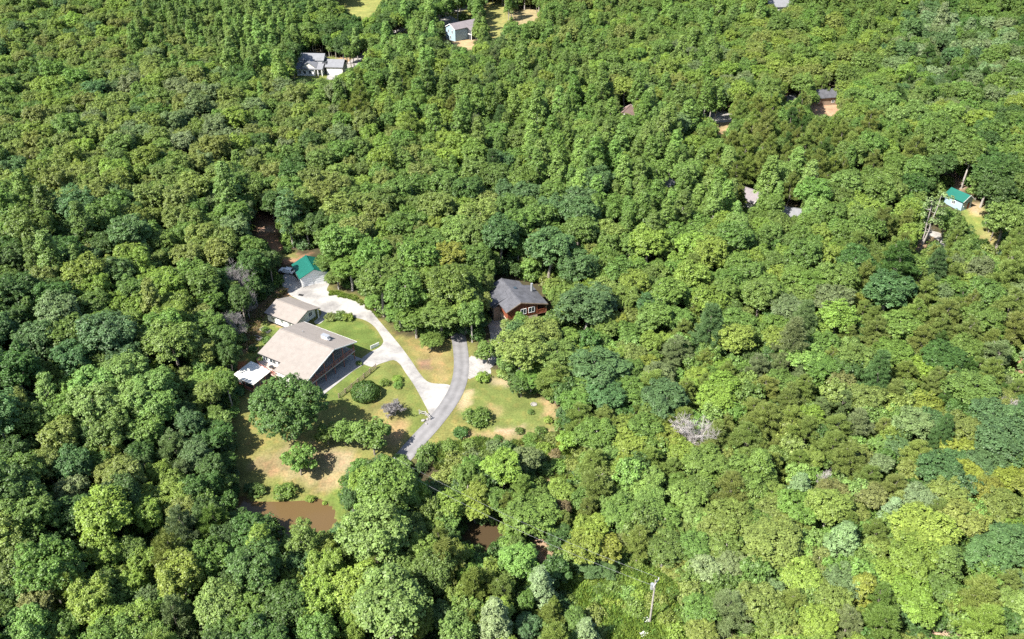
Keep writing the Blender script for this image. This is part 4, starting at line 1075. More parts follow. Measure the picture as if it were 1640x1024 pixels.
def needle_mesh(name, tufts, nn, L, w):
    """Tufts of thin blades; tufts: (pos, dir, size, tone)."""
    P0, D, Wd, Vv = [], [], [], []
    for p, d, s, tone in tufts:
        dd = unit(nn) * 0.85 + np.array(d) * 0.8 + np.array([0, 0, 0.25])
        dd /= np.linalg.norm(dd, axis=1, keepdims=True)
        P0.append(np.array(p) + unit(nn) * s * 0.25); D.append(dd * L * s * RNG.uniform(0.6, 1.2, (nn, 1)))
        Vv.append(np.clip(tone + RNG.normal(0, 0.15, nn), 0, 1))
    P0 = np.concatenate(P0); D = np.concatenate(D); Vv = np.concatenate(Vv); n = len(P0)
    side = np.cross(D, unit(n)); side /= np.linalg.norm(side, axis=1, keepdims=True) + 1e-9
    side *= w * 0.5
    V = np.stack([P0 - side * 0.6, P0 + side * 0.6, P0 + D * 0.6 + side, P0 + D, P0 + D * 0.6 - side], 1).reshape(-1, 3)
    me = bpy.data.meshes.new(name)
    me.vertices.add(5 * n); me.vertices.foreach_set('co', V.reshape(-1).astype(np.float32))
    me.loops.add(5 * n); me.loops.foreach_set('vertex_index', np.arange(5 * n, dtype=np.int32))
    me.polygons.add(n); me.polygons.foreach_set('loop_start', np.arange(0, 5 * n, 5, dtype=np.int32)); me.polygons.foreach_set('loop_total', np.full(n, 5, np.int32))
    at = me.attributes.new('var', 'FLOAT', 'FACE'); at.data.foreach_set('value', Vv.astype(np.float32))
    me.materials.append(M_NEEDLE); me.update(); me.validate()
    return me

for s in range(4):                                            # wispy pines: uneven flat sprays
    rr = random.Random(500 + s); tufts, ends = [], []
    H = 16.0
    nb = 30
    for i in range(nb):
        f = i / nb
        z = 6.5 + f * 9.0 + rr.uniform(-.4, .4)
        ln = (4.3 * (1 - f) ** 0.75 + 0.7) * rr.uniform(0.65, 1.05)
        a = i * 2.4 + rr.uniform(-.5, .5)
        ca, sa = math.cos(a), math.sin(a)
        ends.append((ca * ln * 0.8, sa * ln * 0.8, z + 0.3))
        nt_ = int(3 + ln * 3.2)
        for k in range(nt_):
            t = 0.35 + 0.65 * (k + rr.random()) / nt_
            sw = rr.uniform(-0.95, 0.95) * (0.35 + 0.35 * ln * t * 0.5)
            tufts.append(((ca * ln * t - sa * sw, sa * ln * t + ca * sw, z + 0.35 * t + rr.uniform(-.25, .3)), (ca * 0.5, sa * 0.5, 0.35), rr.uniform(0.8, 1.25), 0.5 + rr.uniform(-.22, .22)))
    reg('P', needle_mesh('crown', tufts, 40, 0.66, 0.085), trunk_mesh('trunk', 15.0, 0.19, ends[::2], M_BARK, 500 + s), 4.1, H, 11.0)
for s in range(2):                                            # layered blue-green pines
    rr = random.Random(600 + s); tufts, ends = [], []
    for w_ in range(9):
        f = w_ / 9; z = 5.5 + f * 11.5; ln0 = 4.4 * (1 - f) ** 0.8 + 0.5
        for b_ in range(7):
            a = b_ * 0.898 + w_ * 0.5 + rr.uniform(-.2, .2); ln = ln0 * rr.uniform(0.75, 1.1); ca, sa = math.cos(a), math.sin(a)
            ends.append((ca * ln * .8, sa * ln * .8, z))
            nt_ = int(3 + ln * 3)
            for k in range(nt_):
                t = 0.3 + 0.7 * (k + rr.random()) / nt_; sw = rr.uniform(-.8, .8) * (0.25 + 0.3 * ln * t * .6)
                tufts.append(((ca * ln * t - sa * sw, sa * ln * t + ca * sw, z + rr.uniform(-.12, .2)), (ca * .6, sa * .6, .25), rr.uniform(.8, 1.2), .5 + rr.uniform(-.2, .2)))
    reg('W', needle_mesh('crown', tufts, 26, 0.6, 0.08), trunk_mesh('trunk', 16.0, 0.2, ends[::4], M_BARK, 600 + s), 4.2, 17.0, 10.6)

def bare_tree_mesh(seed, H, spread, mat, lv=4, r0=0.22, droop=0.0):
    rr = random.Random(seed); mb = MB(); tw = MB()
    def grow(p, d, ln, r, n):
        e = p + d * ln
        m_ = p.lerp(e, 0.5) + Vector((rr.uniform(-1, 1), rr.uniform(-1, 1), rr.uniform(-.5, .5))) * ln * 0.07
        (mb if n >= lv - 1 else tw).tube([p, m_, e], [r, r * 0.8, r * 0.55], 5 if n >= lv - 1 else 3, False)
        if n == 0: return
        for _ in range(rr.choice((5, 6, 6)) if n < lv else 11):
            t = rr.uniform(0.35, 1.0)
            q = p.lerp(e, t)
            nd = (d * rr.uniform(0.5, 0.85) + Vector((rr.gauss(0, 1), rr.gauss(0, 1), rr.uniform(-.1, .7) - droop)).normalized() * spread).normalized()
            grow(q, nd, ln * rr.uniform(0.45, 0.7), max(0.02, r * 0.5), n - 1)
    grow(Vector((0, 0, -0.6)), Vector((0.03, 0.02, 1)).normalized(), H * 0.52, r0, lv)
    return tw.mesh('branches', M_TWIG if mat is None else mat), mb.mesh('trunk', M_DEADWOOD if mat is None else mat)
for s in range(2):
    c_, t_ = bare_tree_mesh(700 + s, 12.0, 0.85, (None, M_DEADWOOD)[s])
    reg('D', c_, t_, 3.6, 11.0, 7.4)
c_, t_ = bare_tree_mesh(720, 2.6, 1.25, None, 4, 0.07)
reg('E', c_, t_, 1.6, 2.4, 1.1)                                # bare grey bush
def snag(seed):
    rr = random.Random(seed); mb = MB(); lobes = []
    def stem(p, lean, h, r):
        pts = [Vector(p)]
        for k in range(7): pts.append(pts[-1] + Vector((lean[0] + rr.uniform(-.22, .22), lean[1] + rr.uniform(-.22, .22), h / 7)))
        mb.tube(pts, [r * (1 - 0.11 * k) for k in range(8)], 6)
        for q in pts[3:]:
            for _ in range(4):
                a = rr.uniform(0, 6.28); l = rr.uniform(.6, 1.9); e = q + Vector((math.cos(a) * l, math.sin(a) * l, rr.uniform(.2, 1.0)))
                mb.tube([q, q.lerp(e, .5) + Vector((0, 0, -.15)), e], [.05, .035, .012], 3, False)
                if q.z > 8 and rr.random() < .6: lobes.append((tuple(e), rr.uniform(.35, .7)))
    stem((0, 0, -.6), (.07, .02), 15.5, .24); stem((.25, .1, -.5), (-.13, .06), 13.5, .18)
    return lobed_crown('crown', lobes, 12, 0.30, 0.45, loose=0.05), mb.mesh('trunk', M_PALEBARK)
c_, t_ = snag(5); reg('N', c_, t_, 2.2, 15.0, 9.0)             # half-dead double trunk

TINT = dict(dk=(0.052, 0.092, 0.021), gr=(0.090, 0.138, 0.028), lt=(0.122, 0.184, 0.042), yg=(0.130, 0.178, 0.030), li=(0.148, 0.196, 0.034), go=(0.145, 0.168, 0.028),
            ol=(0.120, 0.150, 0.034), br=(0.122, 0.136, 0.040), bl=(0.064, 0.110, 0.036), gg=(0.106, 0.138, 0.052), si=(0.140, 0.186, 0.078), rd=(0.13, 0.100, 0.045), dr=(0.230, 0.165, 0.095))
def tint(t):
    c = np.array(TINT[t]) * np.array((1.40, 1.46, 1.54)) * RNG.uniform(0.88, 1.13) * RNG.uniform(0.93, 1.07, 3)
    return tuple(float(v) for v in c)

# open ground and buildings that the photo shows uncovered (photo px); a tree in front of them would be standing where there is none
OPEN = [
    [(388, 640), (400, 628), (420, 612), (380, 600), (392, 575), (395, 545), (405, 515), (425, 486), (448, 466), (468, 456), (450, 436), (452, 420), (470, 404), (510, 404), (512, 440), (528, 466), (570, 473), (602, 500), (625, 528), (655, 543), (700, 551),
     (722, 545), (727, 535), (740, 535), (748, 550), (770, 560), (792, 520), (802, 525), (800, 560), (790, 598), (830, 638), (862, 634), (885, 645), (890, 660), (872, 692), (800, 712), (770, 705), (720, 700), (660, 738), (640, 725), (560, 760), (553, 790), (548, 830),
     (538, 852), (514, 858), (500, 850), (478, 846), (470, 858), (450, 856), (440, 840), (420, 830), (385, 822), (400, 770), (395, 740), (396, 690)],
    [(789, 457), (804, 446), (851, 456), (878, 484), (875, 500), (857, 512), (832, 505), (811, 502), (800, 530), (786, 520)],
    [(740, 856), (752, 846), (770, 840), (800, 843), (806, 862), (786, 886), (764, 886)],
    [(476, 126), (476, 116), (482, 94), (520, 92), (551, 96), (552, 112), (540, 124), (505, 127)], [(468, 128), (478, 112), (478, 128)], [(560, 104), (572, 92), (588, 84), (584, 98), (568, 108)],
    [(710, 66), (712, 42), (745, 32), (757, 34), (757, 80), (737, 76)], [(536, -5), (615, -5), (602, 18), (585, 26), (560, 22)], [(776, 18), (800, 0), (812, 25), (806, 55), (788, 62)], [(632, 55), (636, 48), (652, 42), (652, 52)], [(700, 32), (722, 26), (750, 12), (752, 22), (718, 38)],
    [(1519, 306), (1535, 297), (1552, 318), (1560, 332), (1576, 342), (1572, 378), (1556, 376), (1545, 350), (1524, 336)], [(1125, 185), (1170, 180), (1175, 190), (1162, 215), (1150, 215), (1145, 193)], [(1300, 172), (1340, 170), (1338, 184), (1302, 184)],
    [(1308, 147), (1338, 141), (1336, 150), (1312, 156)], [(1258, 159), (1271, 154), (1270, 162)], [(1190, 293), (1204, 302), (1207, 311), (1196, 313)], [(1200, 318), (1212, 322), (1205, 334), (1197, 338)], [(1264, 330), (1282, 332), (1276, 344), (1262, 342)], [(1067, 281), (1078, 281), (1074, 297), (1066, 294)],
    [(999, 166), (1006, 166), (1012, 174), (1008, 184), (1000, 180)], [(1232, 0), (1260, 0), (1262, 10), (1240, 12)], [(410, 352), (438, 350), (444, 378), (455, 404), (430, 398), (416, 376)], [(1436, 328), (1441, 326), (1438, 340)], [(1410, 379), (1432, 381), (1420, 385)],
    [(1480, 367), (1500, 373), (1516, 388), (1521, 402), (1508, 398), (1490, 380)], [(1480, 352), (1493, 322), (1499, 332), (1486, 392)], [(1572, 386), (1600, 390), (1606, 412), (1586, 410)], [(1478, 388), (1490, 384), (1478, 405), (1462, 408)], [(1590, 380), (1570, 376), (1615, 372)],
    [(905, 935), (990, 915), (1080, 945), (1095, 985), (1090, 1030), (950, 1030), (925, 965)], [(840, 868), (868, 866), (884, 884), (878, 896), (855, 886)], [(1155, 1012), (1180, 1012), (1180, 1030), (1155, 1030)], [(1480, 1014), (1500, 1006), (1525, 1014), (1525, 1030), (1480, 1030)], [(1614, 600), (1640, 570), (1640, 585), (1625, 606)],
    [(800, 712), (890, 694), (930, 720), (915, 780), (880, 785), (850, 745)], [(700, 712), (770, 705), (800, 712), (790, 735), (700, 745)], [(1030, 925), (1060, 925), (1050, 1010), (1030, 1010)], [(1518, 284), (1530, 276), (1536, 292), (1526, 298)], [(680, 752), (712, 775), (700, 785), (680, 765)],
    [(380, 640), (392, 640), (389, 800), (381, 805)], [(818, 22), (860, 14), (858, 32), (832, 40)]]
# ------------------------------------------------------------------ trees as surveyed: photo x, y, crown radius (px), kind, tint
SURVEY = """
24 645 22 B ol|78 632 18 M lt|150 652 40 B lt|212 640 36 B lt|250 655 33 B lt|105 662 30 B gr|50 672 28 B gr|97 700 32 B ol|175 688 34 B gr|235 690 28 B gr
290 665 25 B dk 0.65|278 715 31 P gg 0.72|292 757 25 P gg 0.72|117 745 29 B bl|182 725 19 B yg|200 765 34 B ol|225 728 22 B dk|32 762 36 B gr|20 725 25 B dk|115 790 26 B gg
256 760 20 B yg|272 797 33 B yg 0.75|165 828 46 B yg|50 825 44 B gr|288 842 31 P gg|340 836 34 P gr 0.8|334 632 19 M lt 0.42|345 662 14 B gr 0.65|345 700 26 B dk 0.65|362 738 19 B dk 0.5
30 905 37 B ol|72 900 26 B ol|170 890 27 B yg|213 885 22 B gr|268 885 31 P ol|338 897 32 B gr|287 925 38 B go|217 935 22 B yg|150 962 37 B yg|62 968 30 B br
240 962 20 B gg|280 985 30 P gg|352 970 38 B lt|222 1000 34 B yg|175 1002 30 B yg|45 1012 36 B lt|100 1005 26 B gr|6 980 22 B gr|400 988 34 B gr|360 1015 30 B gr
421 880 24 M yg|487 872 22 M gr|523 880 22 B yg|522 912 31 B yg|508 965 36 B yg|470 932 20 B yg|452 900 15 E gg|620 785 48 B gr|600 858 54 B lt|563 800 14 B bl
695 915 33 B gr|624 970 60 B lt|660 946 24 B lt|712 894 32 P ol|757 938 30 P ol|597 918 22 P ol|735 960 22 B yg|732 1012 28 B lt|793 993 33 C si|705 988 22 B dk
760 810 26 B yg 0.75|765 793 20 B go|715 812 28 B yg 0.75|697 842 22 B yg 0.7|850 825 42 B gr|810 847 12 B yg 0.7|895 860 21 B dk|830 898 31 B lt|865 935 27 C si|805 945 27 P ol
780 932 24 P ol|845 1005 22 B bl|880 985 24 P ol|938 1012 23 C si|920 992 20 B gr|897 788 23 B yg|902 815 13 B rd|945 848 27 B go|936 876 29 B go|972 880 23 B go
935 800 22 B gr|945 905 25 B bl|970 912 20 B bl|995 825 33 B gr|1003 862 15 B br|1035 820 29 B gr|1040 795 25 B lt|1100 795 29 B lt|1065 838 26 B gr|1065 880 33 B gr
1110 878 29 B gr|1112 830 22 B lt|1128 915 29 B si|1088 915 23 B ol|1148 850 28 B ol|1170 830 38 B ol|1240 872 50 B ol|1277 814 35 B gr|1232 790 26 B ol|1350 865 32 C si
1332 790 27 B br|1393 795 26 B br|1430 818 22 C si|1472 800 28 B si|1480 852 50 B li|1515 905 33 C gr|1545 830 36 B ol|1575 785 30 B go|1582 890 36 B bl|1625 850 26 B yg
1612 805 22 B gr|1283 925 35 B li|1230 945 25 B si|1352 932 31 B gg|1385 942 21 M go|1172 905 26 B gg|1168 970 38 P gg|1240 995 31 B ol|1310 1000 33 B yg|1270 965 28 P ol
1360 995 30 P gg|1415 995 35 P gr|1412 955 28 P gr|1460 950 31 B yg|1475 978 25 B yg|1508 942 28 B gr|1572 950 39 P ol|1582 995 36 P yg|1630 930 19 B gg|1622 968 28 B ol
1312 900 22 B br|1402 850 24 P ol|1402 882 22 B ol|834 560 42 B ol|893 572 36 B gr|850 607 23 B gr|955 590 46 B bl|968 632 34 B bl|930 624 28 B gr|1016 570 22 B ol
1038 585 21 B go|1054 600 26 B gg|1062 640 38 B bl|1045 670 26 B gr|1112 688 28 D gg|990 685 24 B yg|1010 712 29 B yg|1003 740 21 B yg|1067 704 27 B go|1091 722 26 B yg
1132 744 37 B gr|978 756 17 B yg|1035 770 30 B lt|807 750 31 B yg|844 735 23 B gg|954 776 34 P ol|952 738 29 P ol|1040 735 26 P ol|930 664 26 P ol|968 670 24 P ol
1198 762 38 B gr|1227 669 34 P ol|1198 698 30 P ol|1137 722 24 P ol|1288 572 34 B lt|1315 590 30 B gr|1372 575 33 B gr|1407 595 26 W bl|1350 615 23 B br|1431 567 32 B gr
1511 575 36 B dk|1471 590 24 B yg|1554 623 41 B gr|1597 566 30 P gg|1482 648 24 B go|1463 678 31 B gg|1511 690 19 W bl|1541 686 31 B ol|1517 712 19 B go|1610 656 15 D gg
1600 640 26 B ol|1613 706 46 B bl|1552 760 26 B go|1576 780 26 B ol|1613 768 26 B go|1409 712 14 B lt|1374 674 25 P gg|1530 736 20 B bl|1216 750 34 C gr|1280 783 26 C si
1318 768 9 D gg|1137 523 30 W bl|1086 512 26 B gr|984 515 22 B go|1043 491 27 B bl|940 490 46 B bl|1015 458 27 B yg|880 397 38 B bl|925 430 30 B bl|930 372 30 B gr
978 376 24 B ol|1038 390 30 B yg|864 535 34 B ol|833 514 11 B lt|903 548 28 B gr|1027 523 18 C lt|1498 430 24 W bl|1425 467 38 B bl|1436 420 36 P dk|1370 420 30 B dk
1565 460 24 B yg|1525 462 22 B gr|1372 487 16 B go|1335 482 33 B gg|1288 513 25 W gg|1270 545 29 W gg|1440 523 34 B gr|1612 352 34 B gr|1528 370 13 C gr
20 415 26 B dk|80 412 30 C lt|75 446 25 B ol|137 440 33 B yg|176 428 17 B go|136 407 14 B br|24 468 31 B dk|93 500 33 B gg|152 462 27 B yg|150 488 24 B gr
220 428 25 B yg|213 468 26 B gr|243 482 23 C ol|272 462 29 B yg|325 456 30 B gr|302 413 25 B ol|343 450 16 B dk 0.8|383 444 25 D gg|393 476 18 D gg|373 514 19 D gg
273 515 28 B yg|171 537 44 B bl|58 545 32 B bl|27 512 24 B dk|276 550 40 B ol|232 555 28 B gr|330 522 30 B gr 0.75|352 547 20 B gr 0.45|313 566 24 B lt 0.6|115 575 31 B bl
26 590 38 B dk|150 620 36 B lt|200 600 38 B lt|246 622 35 B lt|270 605 15 B go|322 612 28 B lt 0.6|308 650 24 B gr 0.55|462 343 22 M bl|440 330 14 M yg|490 365 21 B gr
545 390 34 B gr|523 420 19 B gr 0.6|560 428 31 B gr|540 442 19 B gr|545 340 26 B ol|618 397 22 B yg|610 450 39 B gr|650 470 30 B gr|720 462 37 B gr|670 415 33 B gr|720 415 29 B go
762 415 25 B gr|775 456 17 B ol|577 332 24 B ol|636 310 30 B gr|700 333 30 B ol|710 297 26 B gr|750 306 27 B dk|769 353 33 B ol|731 374 27 B lt|705 505 32 B gr
665 510 28 B gr|745 490 26 M yg|770 485 16 B ol|690 545 18 B gr|640 500 24 B gr|600 482 18 B lt|426 420 17 B dk 0.7|405 400 22 B gr|850 700 10 L gr
"""
trees = []           # dict(x,y,z,kind,var,s,sz,tint,px,py,rp,surveyed)
def put(px, py, rp, kind, tn, surveyed=True, var=None, hf=1.0):
    var = RNG.integers(len(PROTO[kind])) if var is None else var
    pr_ = PROTO[kind][var]
    zc = pr_['zc']
    for _ in range(3):
        p = hit(px, py, zc)
        c = p.y * CP - (p.z - CAM_H) * SP
        r = rp * c / F_PX
        s = r / pr_['r']; sz = s ** (0.62 if kind not in 'SRELO' else 1.0)
        if kind in 'BCMPWD' : sz = min(max(sz, 0.62), 1.25)
        sz *= hf
        zc = pr_['zc'] * sz
    d = dict(x=p.x, y=p.y, z=hz(p.x, p.y), kind=kind, var=int(var), s=s, sz=sz, r=r, tn=tn, tint=tint(tn), px=px, py=py, rp=rp, surveyed=surveyed, rot=float(RNG.uniform(0, 6.283)))
    trees.append(d)
    return d
def stand(px, py):
    """How tall the wood stands: old on the left and far side, young and low on the slope at lower right."""
    k = min(1.0, max(0.0, (px - 700) / 220)) * min(1.0, max(0.0, (py - 380) / 160))
    return 1.0 - 0.36 * k
def put_off_open(px, py, rp, kind, tn, hf=1.0):
    if kind in 'BPCM': hf *= stand(px, py)
    while True:
        d = put(px, py, rp, kind, tn, hf=hf)
        bx, by, _ = to_px(d['x'], d['y'], d['z'])
        if hf < 0.38 or not any(in_poly(bx + a, by + 3, p) for p in OPEN for a in (-5, 5)): return d
        trees.pop(); hf *= 0.88
for row in SURVEY.strip().replace('\n', '|').split('|'):
    a = row.split()
    if a[3] == 'D':
        put(float(a[0]), float(a[1]), float(a[2]), 'D', a[4], var=1 if float(a[0]) > 1000 else 0); continue
    put_off_open(float(a[0]), float(a[1]), float(a[2]), a[3], a[4], float(a[5]) if len(a) > 5 else 1.0)
put(1488, 350, 16, 'N', 'si')
n_wood = len(trees)
# lawn trees and shrubs
YARD = """463 655 57 O dk|525 697 18 L gr|552 697 21 L gr|598 704 30 L gr|477 740 25 L gr|782 566 19 L gr|764 668 19 S gr|738 693 12 S dk|585 628 23 R dk|632 650 27 E gg
530 508 9 S br|545 506 10 S gr|557 508 9 S yg|575 582 5 S gr|615 613 8 S yg|636 607 8 S yg|637 617 7 S gr|773 605 11 S yg|412 785 13 S gr|456 787 16 S gr|400 782 10 S dk
425 528 6 S gr|428 545 8 S gr|405 559 7 S dk|415 575 6 S gr|878 673 7 S yg|846 703 9 S gr|866 690 9 S gr|886 702 12 S ol|909 707 17 L yg|900 712 9 S go|895 746 14 S gr
875 752 14 S gr|832 690 7 S gr|797 702 7 S gr|858 735 15 S gg|790 715 13 S gg|830 765 14 S gr|915 745 12 S ol|870 718 12 S yg|850 715 10 S gr|889 727 10 S rd|780 735 16 S ol|755 735 18 S gg
735 740 20 S ol|715 765 20 S ol|705 790 17 S yg|740 775 18 S gr|690 722 12 S gr|720 715 12 S gr|752 712 11 S ol|812 718 12 S gg|930 720 14 S ol|940 690 12 S gg|925 770 15 S yg|850 660 5 S gr
1010 930 12 S yg|1020 955 13 S yg|985 940 13 S gr|960 945 13 S gr|1060 975 12 S gr|1080 950 14 S gr|1010 905 13 S ol|1000 1008 10 S yg|985 975 11 S gr|965 990 11 S yg|1085 990 14 S gr|1110 970 14 S gg
497 799 7 S yg|520 806 4 S yg|552 770 9 S gr|558 830 8 S gr|650 745 10 S gr|575 750 15 L gr|640 735 9 S lt|1445 385 9 S gr|1515 355 10 S gr|742 28 9 S gr|440 412 6 S gr"""
for row in YARD.replace('\n', '|').split('|'):
    a = row.split(); put(float(a[0]), float(a[1]), float(a[2]), a[3], a[4])

# ------------------------------------------------------------------ the rest of the wood: what grows where; extra dark greens at left imitate shaded crown sides
ZONES = [(60, 40, 'B gr 3,B ol 3,B yg 2,B bl 1', 4.0), (160, 60, 'B ol 4,B yg 3,B gr 2', 4.0), (300, 30, 'C gr 4,B gr 2,B dk 1', 4.0), (300, 110, 'B ol 4,B gr 2,B gg 1,B yg 1', 4.2), (400, 60, 'C lt 3,C gr 3,B dk 2', 4.3),
         (60, 160, 'B ol 3,B gr 3,B yg 2,B dk 1', 4.2), (200, 180, 'B bl 2,B ol 3,B gg 2,B gr 2', 4.3), (340, 170, 'B gg 3,B si 1,B ol 2,B gr 2', 4.3), (60, 270, 'B yg 3,B ol 3,B bl 1,B gr 2', 4.3), (200, 270, 'B ol 4,B yg 2,B gr 2', 4.3),
         (340, 260, 'B ol 3,B gr 3,C lt 1,B yg 1', 4.4), (60, 360, 'B gr 2,B lt 1,B dk 3,C gr 1', 4.6), (180, 360, 'B dk 4,B bl 3,B gr 1,B ol 1', 4.6), (320, 350, 'B ol 3,B gr 3,B gg 1', 4.4), (460, 180, 'B yg 2,B ol 3,B gr 2,B gg 1', 4.2),
         (480, 260, 'B ol 3,B gr 3,B dk 1', 4.4), (600, 250, 'B gr 4,B ol 2,B yg 1', 4.4), (620, 150, 'B gr 3,C gr 2,P ol 2,B yg 1', 4.2), (560, 50, 'B gr 2,B dk 2,B yg 1', 4.6), (660, 60, 'B gr 2,C lt 2,B dk 1', 4.5), (760, 110, 'B gr 3,P gg 2,B yg 2', 4.2),
         (780, 200, 'C gr 4,B gr 3,B yg 1,W bl 0.4', 4.2), (900, 130, 'C gr 3,B gr 3,B ol 2,B yg 1', 4.2), (900, 240, 'C gr 4,C lt 2,B gr 2,B yg 1', 4.3), (1010, 230, 'C gr 4,C lt 3,B gr 2,B yg 1', 4.2), (850, 330, 'B gr 3,B bl 2,B ol 2', 4.6),
         (900, 40, 'B gr 3,B ol 2,C gr 2,B yg 1', 4.4), (1010, 80, 'B yg 2,B gr 3,B ol 2,C gr 1', 4.4), (1120, 110, 'B yg 3,B gr 2,B gg 1,C gr 1', 4.4), (1130, 30, 'B gr 3,C lt 2,B yg 1', 4.6), (1240, 70, 'B yg 3,B gr 3,B ol 2', 4.6), (1400, 30, 'C gr 3,B gr 2,B yg 1', 4.6),
         (1350, 90, 'B gr 3,B ol 2,B yg 2', 4.5), (1500, 70, 'B bl 3,B si 2,B gg 2,C si 1', 4.6), (1600, 70, 'B si 2,B gr 2,B gg 2', 4.6), (1600, 20, 'B gr 3,B dk 2,C gr 1', 4.6), (1540, 130, 'B gg 2,P dk 2,B gr 2', 4.4), (1450, 180, 'B gr 3,B yg 2,B lt 1', 4.3),
         (1600, 190, 'B gr 3,B dk 2,B yg 1', 4.5), (1280, 215, 'P ol 5,P dk 2,B gr 1', 3.7), (1400, 240, 'P ol 3,B gr 3,C gr 1', 4.0), (1520, 240, 'B gr 3,B dk 2', 4.6), (1200, 240, 'P ol 4,B gr 2', 3.8), (1110, 290, 'C lt 4,C gr 3,B gr 1', 4.2),
         (1250, 290, 'B lt 3,C lt 2,B gr 2', 4.2), (1400, 310, 'B gr 3,B yg 2,B lt 1', 4.3), (1050, 340, 'B gr 3,C gr 2,B yg 1', 4.3), (1180, 380, 'B gr 3,B yg 2,B lt 1', 4.2), (1300, 390, 'B gr 3,B lt 2,B yg 2', 4.2), (1150, 460, 'B gr 3,B yg 2,B ol 2,P ol 1', 3.9),
         (1250, 470, 'B gr 3,B yg 2,B gg 1', 4.0), (1060, 440, 'B yg 2,B gr 3,B ol 1', 4.2), (1400, 380, 'B gr 2,P ol 2', 4.0), (1520, 510, 'P ol 5,P dk 2,B gr 1', 3.7), (1610, 480, 'P ol 3,B gr 2,B gg 1', 3.9), (1170, 600, 'P ol 4,B yg 1,P gg 1', 3.7),
         (1260, 650, 'P ol 5,P gg 1', 3.7), (1350, 710, 'P ol 5,P gr 1,B ol 1', 3.7), (1430, 750, 'P ol 3,B ol 2,B gg 1', 3.8), (1160, 680, 'P ol 4,B gr 1', 3.7), (1420, 630, 'P ol 3,B ol 2,B yg 1', 3.9), (1560, 700, 'B ol 2,B bl 2,B go 1', 4.0),
         (1300, 850, 'B ol 3,B gr 2,P ol 1', 3.8), (1500, 980, 'P ol 3,B yg 3', 3.6), (1000, 800, 'B gr 3,B lt 1,P ol 2', 3.6), (1200, 800, 'B gr 2,B ol 3', 3.7), (900, 640, 'B gr 2,P ol 2', 3.8), (700, 860, 'B gr 3,B yg 2,P ol 1', 3.6), (600, 900, 'B gr 2,B yg 2', 3.8),
         (100, 600, 'B gr 2,B bl 2,B dk 4', 4.4), (250, 500, 'B gr 2,B yg 2,B ol 1', 4.2), (60, 800, 'B dk 3,B ol 2', 4.2), (200, 900, 'B yg 2,B gr 2,P ol 1', 4.0), (420, 480, 'B dk 4,B gr 1', 4.0), (370, 900, 'B dk 3,B bl 1', 4.2), (640, 420, 'B gr 4,B yg 1,B ol 1', 4.3)]
ZONES = [(x, y, [(q.split()[0], q.split()[1], float(q.split()[2])) for q in mix.split(',')], rm) for x, y, mix, rm in ZONES]

OPEN_BB = [(min(q[0] for q in p), min(q[1] for q in p), max(q[0] for q in p), max(q[1] for q in p)) for p in OPEN]
RING = [(math.cos(a) * k, math.sin(a) * k) for a in [i * math.pi / 5 for i in range(10)] for k in (0.45, 0.88)] + [(0, 0)]
def covers_open(px, py, rx, ry):
    for p, bb in zip(OPEN, OPEN_BB):
        if px + rx < bb[0] or px - rx > bb[2] or py + ry < bb[1] or py - ry > bb[3]: continue
        for a, b_ in RING:
            if in_poly(px + a * rx, py + b_ * ry, p): return True
        for q in p:
            if ((q[0] - px) / (rx * 0.85)) ** 2 + ((q[1] - py) / (ry * 0.85)) ** 2 < 1: return True
    return False

rs = random.Random(5)
SUNLIT = [hit(*q) for q in ((404, 598, 2.7), (388, 600, 2.7), (412, 602, 2.7), (408, 660, 0), (402, 700, 0), (408, 740, 0), (425, 772, 0), (770, 862, 0), (785, 858, 0), (785, 872, 0), (470, 560, 6), (450, 495, 3), (487, 430, 3), (740, 560, 0), (735, 590, 0),
                            (830, 470, 6), (850, 478, 6), (500, 112, 5), (734, 50, 6), (1535, 315, 4), (490, 465, 0), (560, 490, 0), (430, 540, 0), (440, 820, 0), (480, 825, 0))]
def shades(x, y, z, r):
    for q in SUNLIT:
        v = Vector((x, y, z)) - q; d = v.dot(to_sun)
        if 1 < d < 40 and (v - to_sun * d).length < r * 1.1: return True
    return False
grid = {}
def near_ok(x, y, r, k=0.78):
    gx, gy = int(x // 8), int(y // 8)
    for i in range(gx - 2, gx + 3):
        for j in range(gy - 2, gy + 3):
            for (a, b_, q) in grid.get((i, j), ()):
                if (a - x) ** 2 + (b_ - y) ** 2 < (k * (q + r)) ** 2: return False
    return True
def note(x, y, r): grid.setdefault((int(x // 8), int(y // 8)), []).append((x, y, r))
for t in trees:
    if t['kind'] not in 'SRE': note(t['x'], t['y'], t['r'] * 0.92)
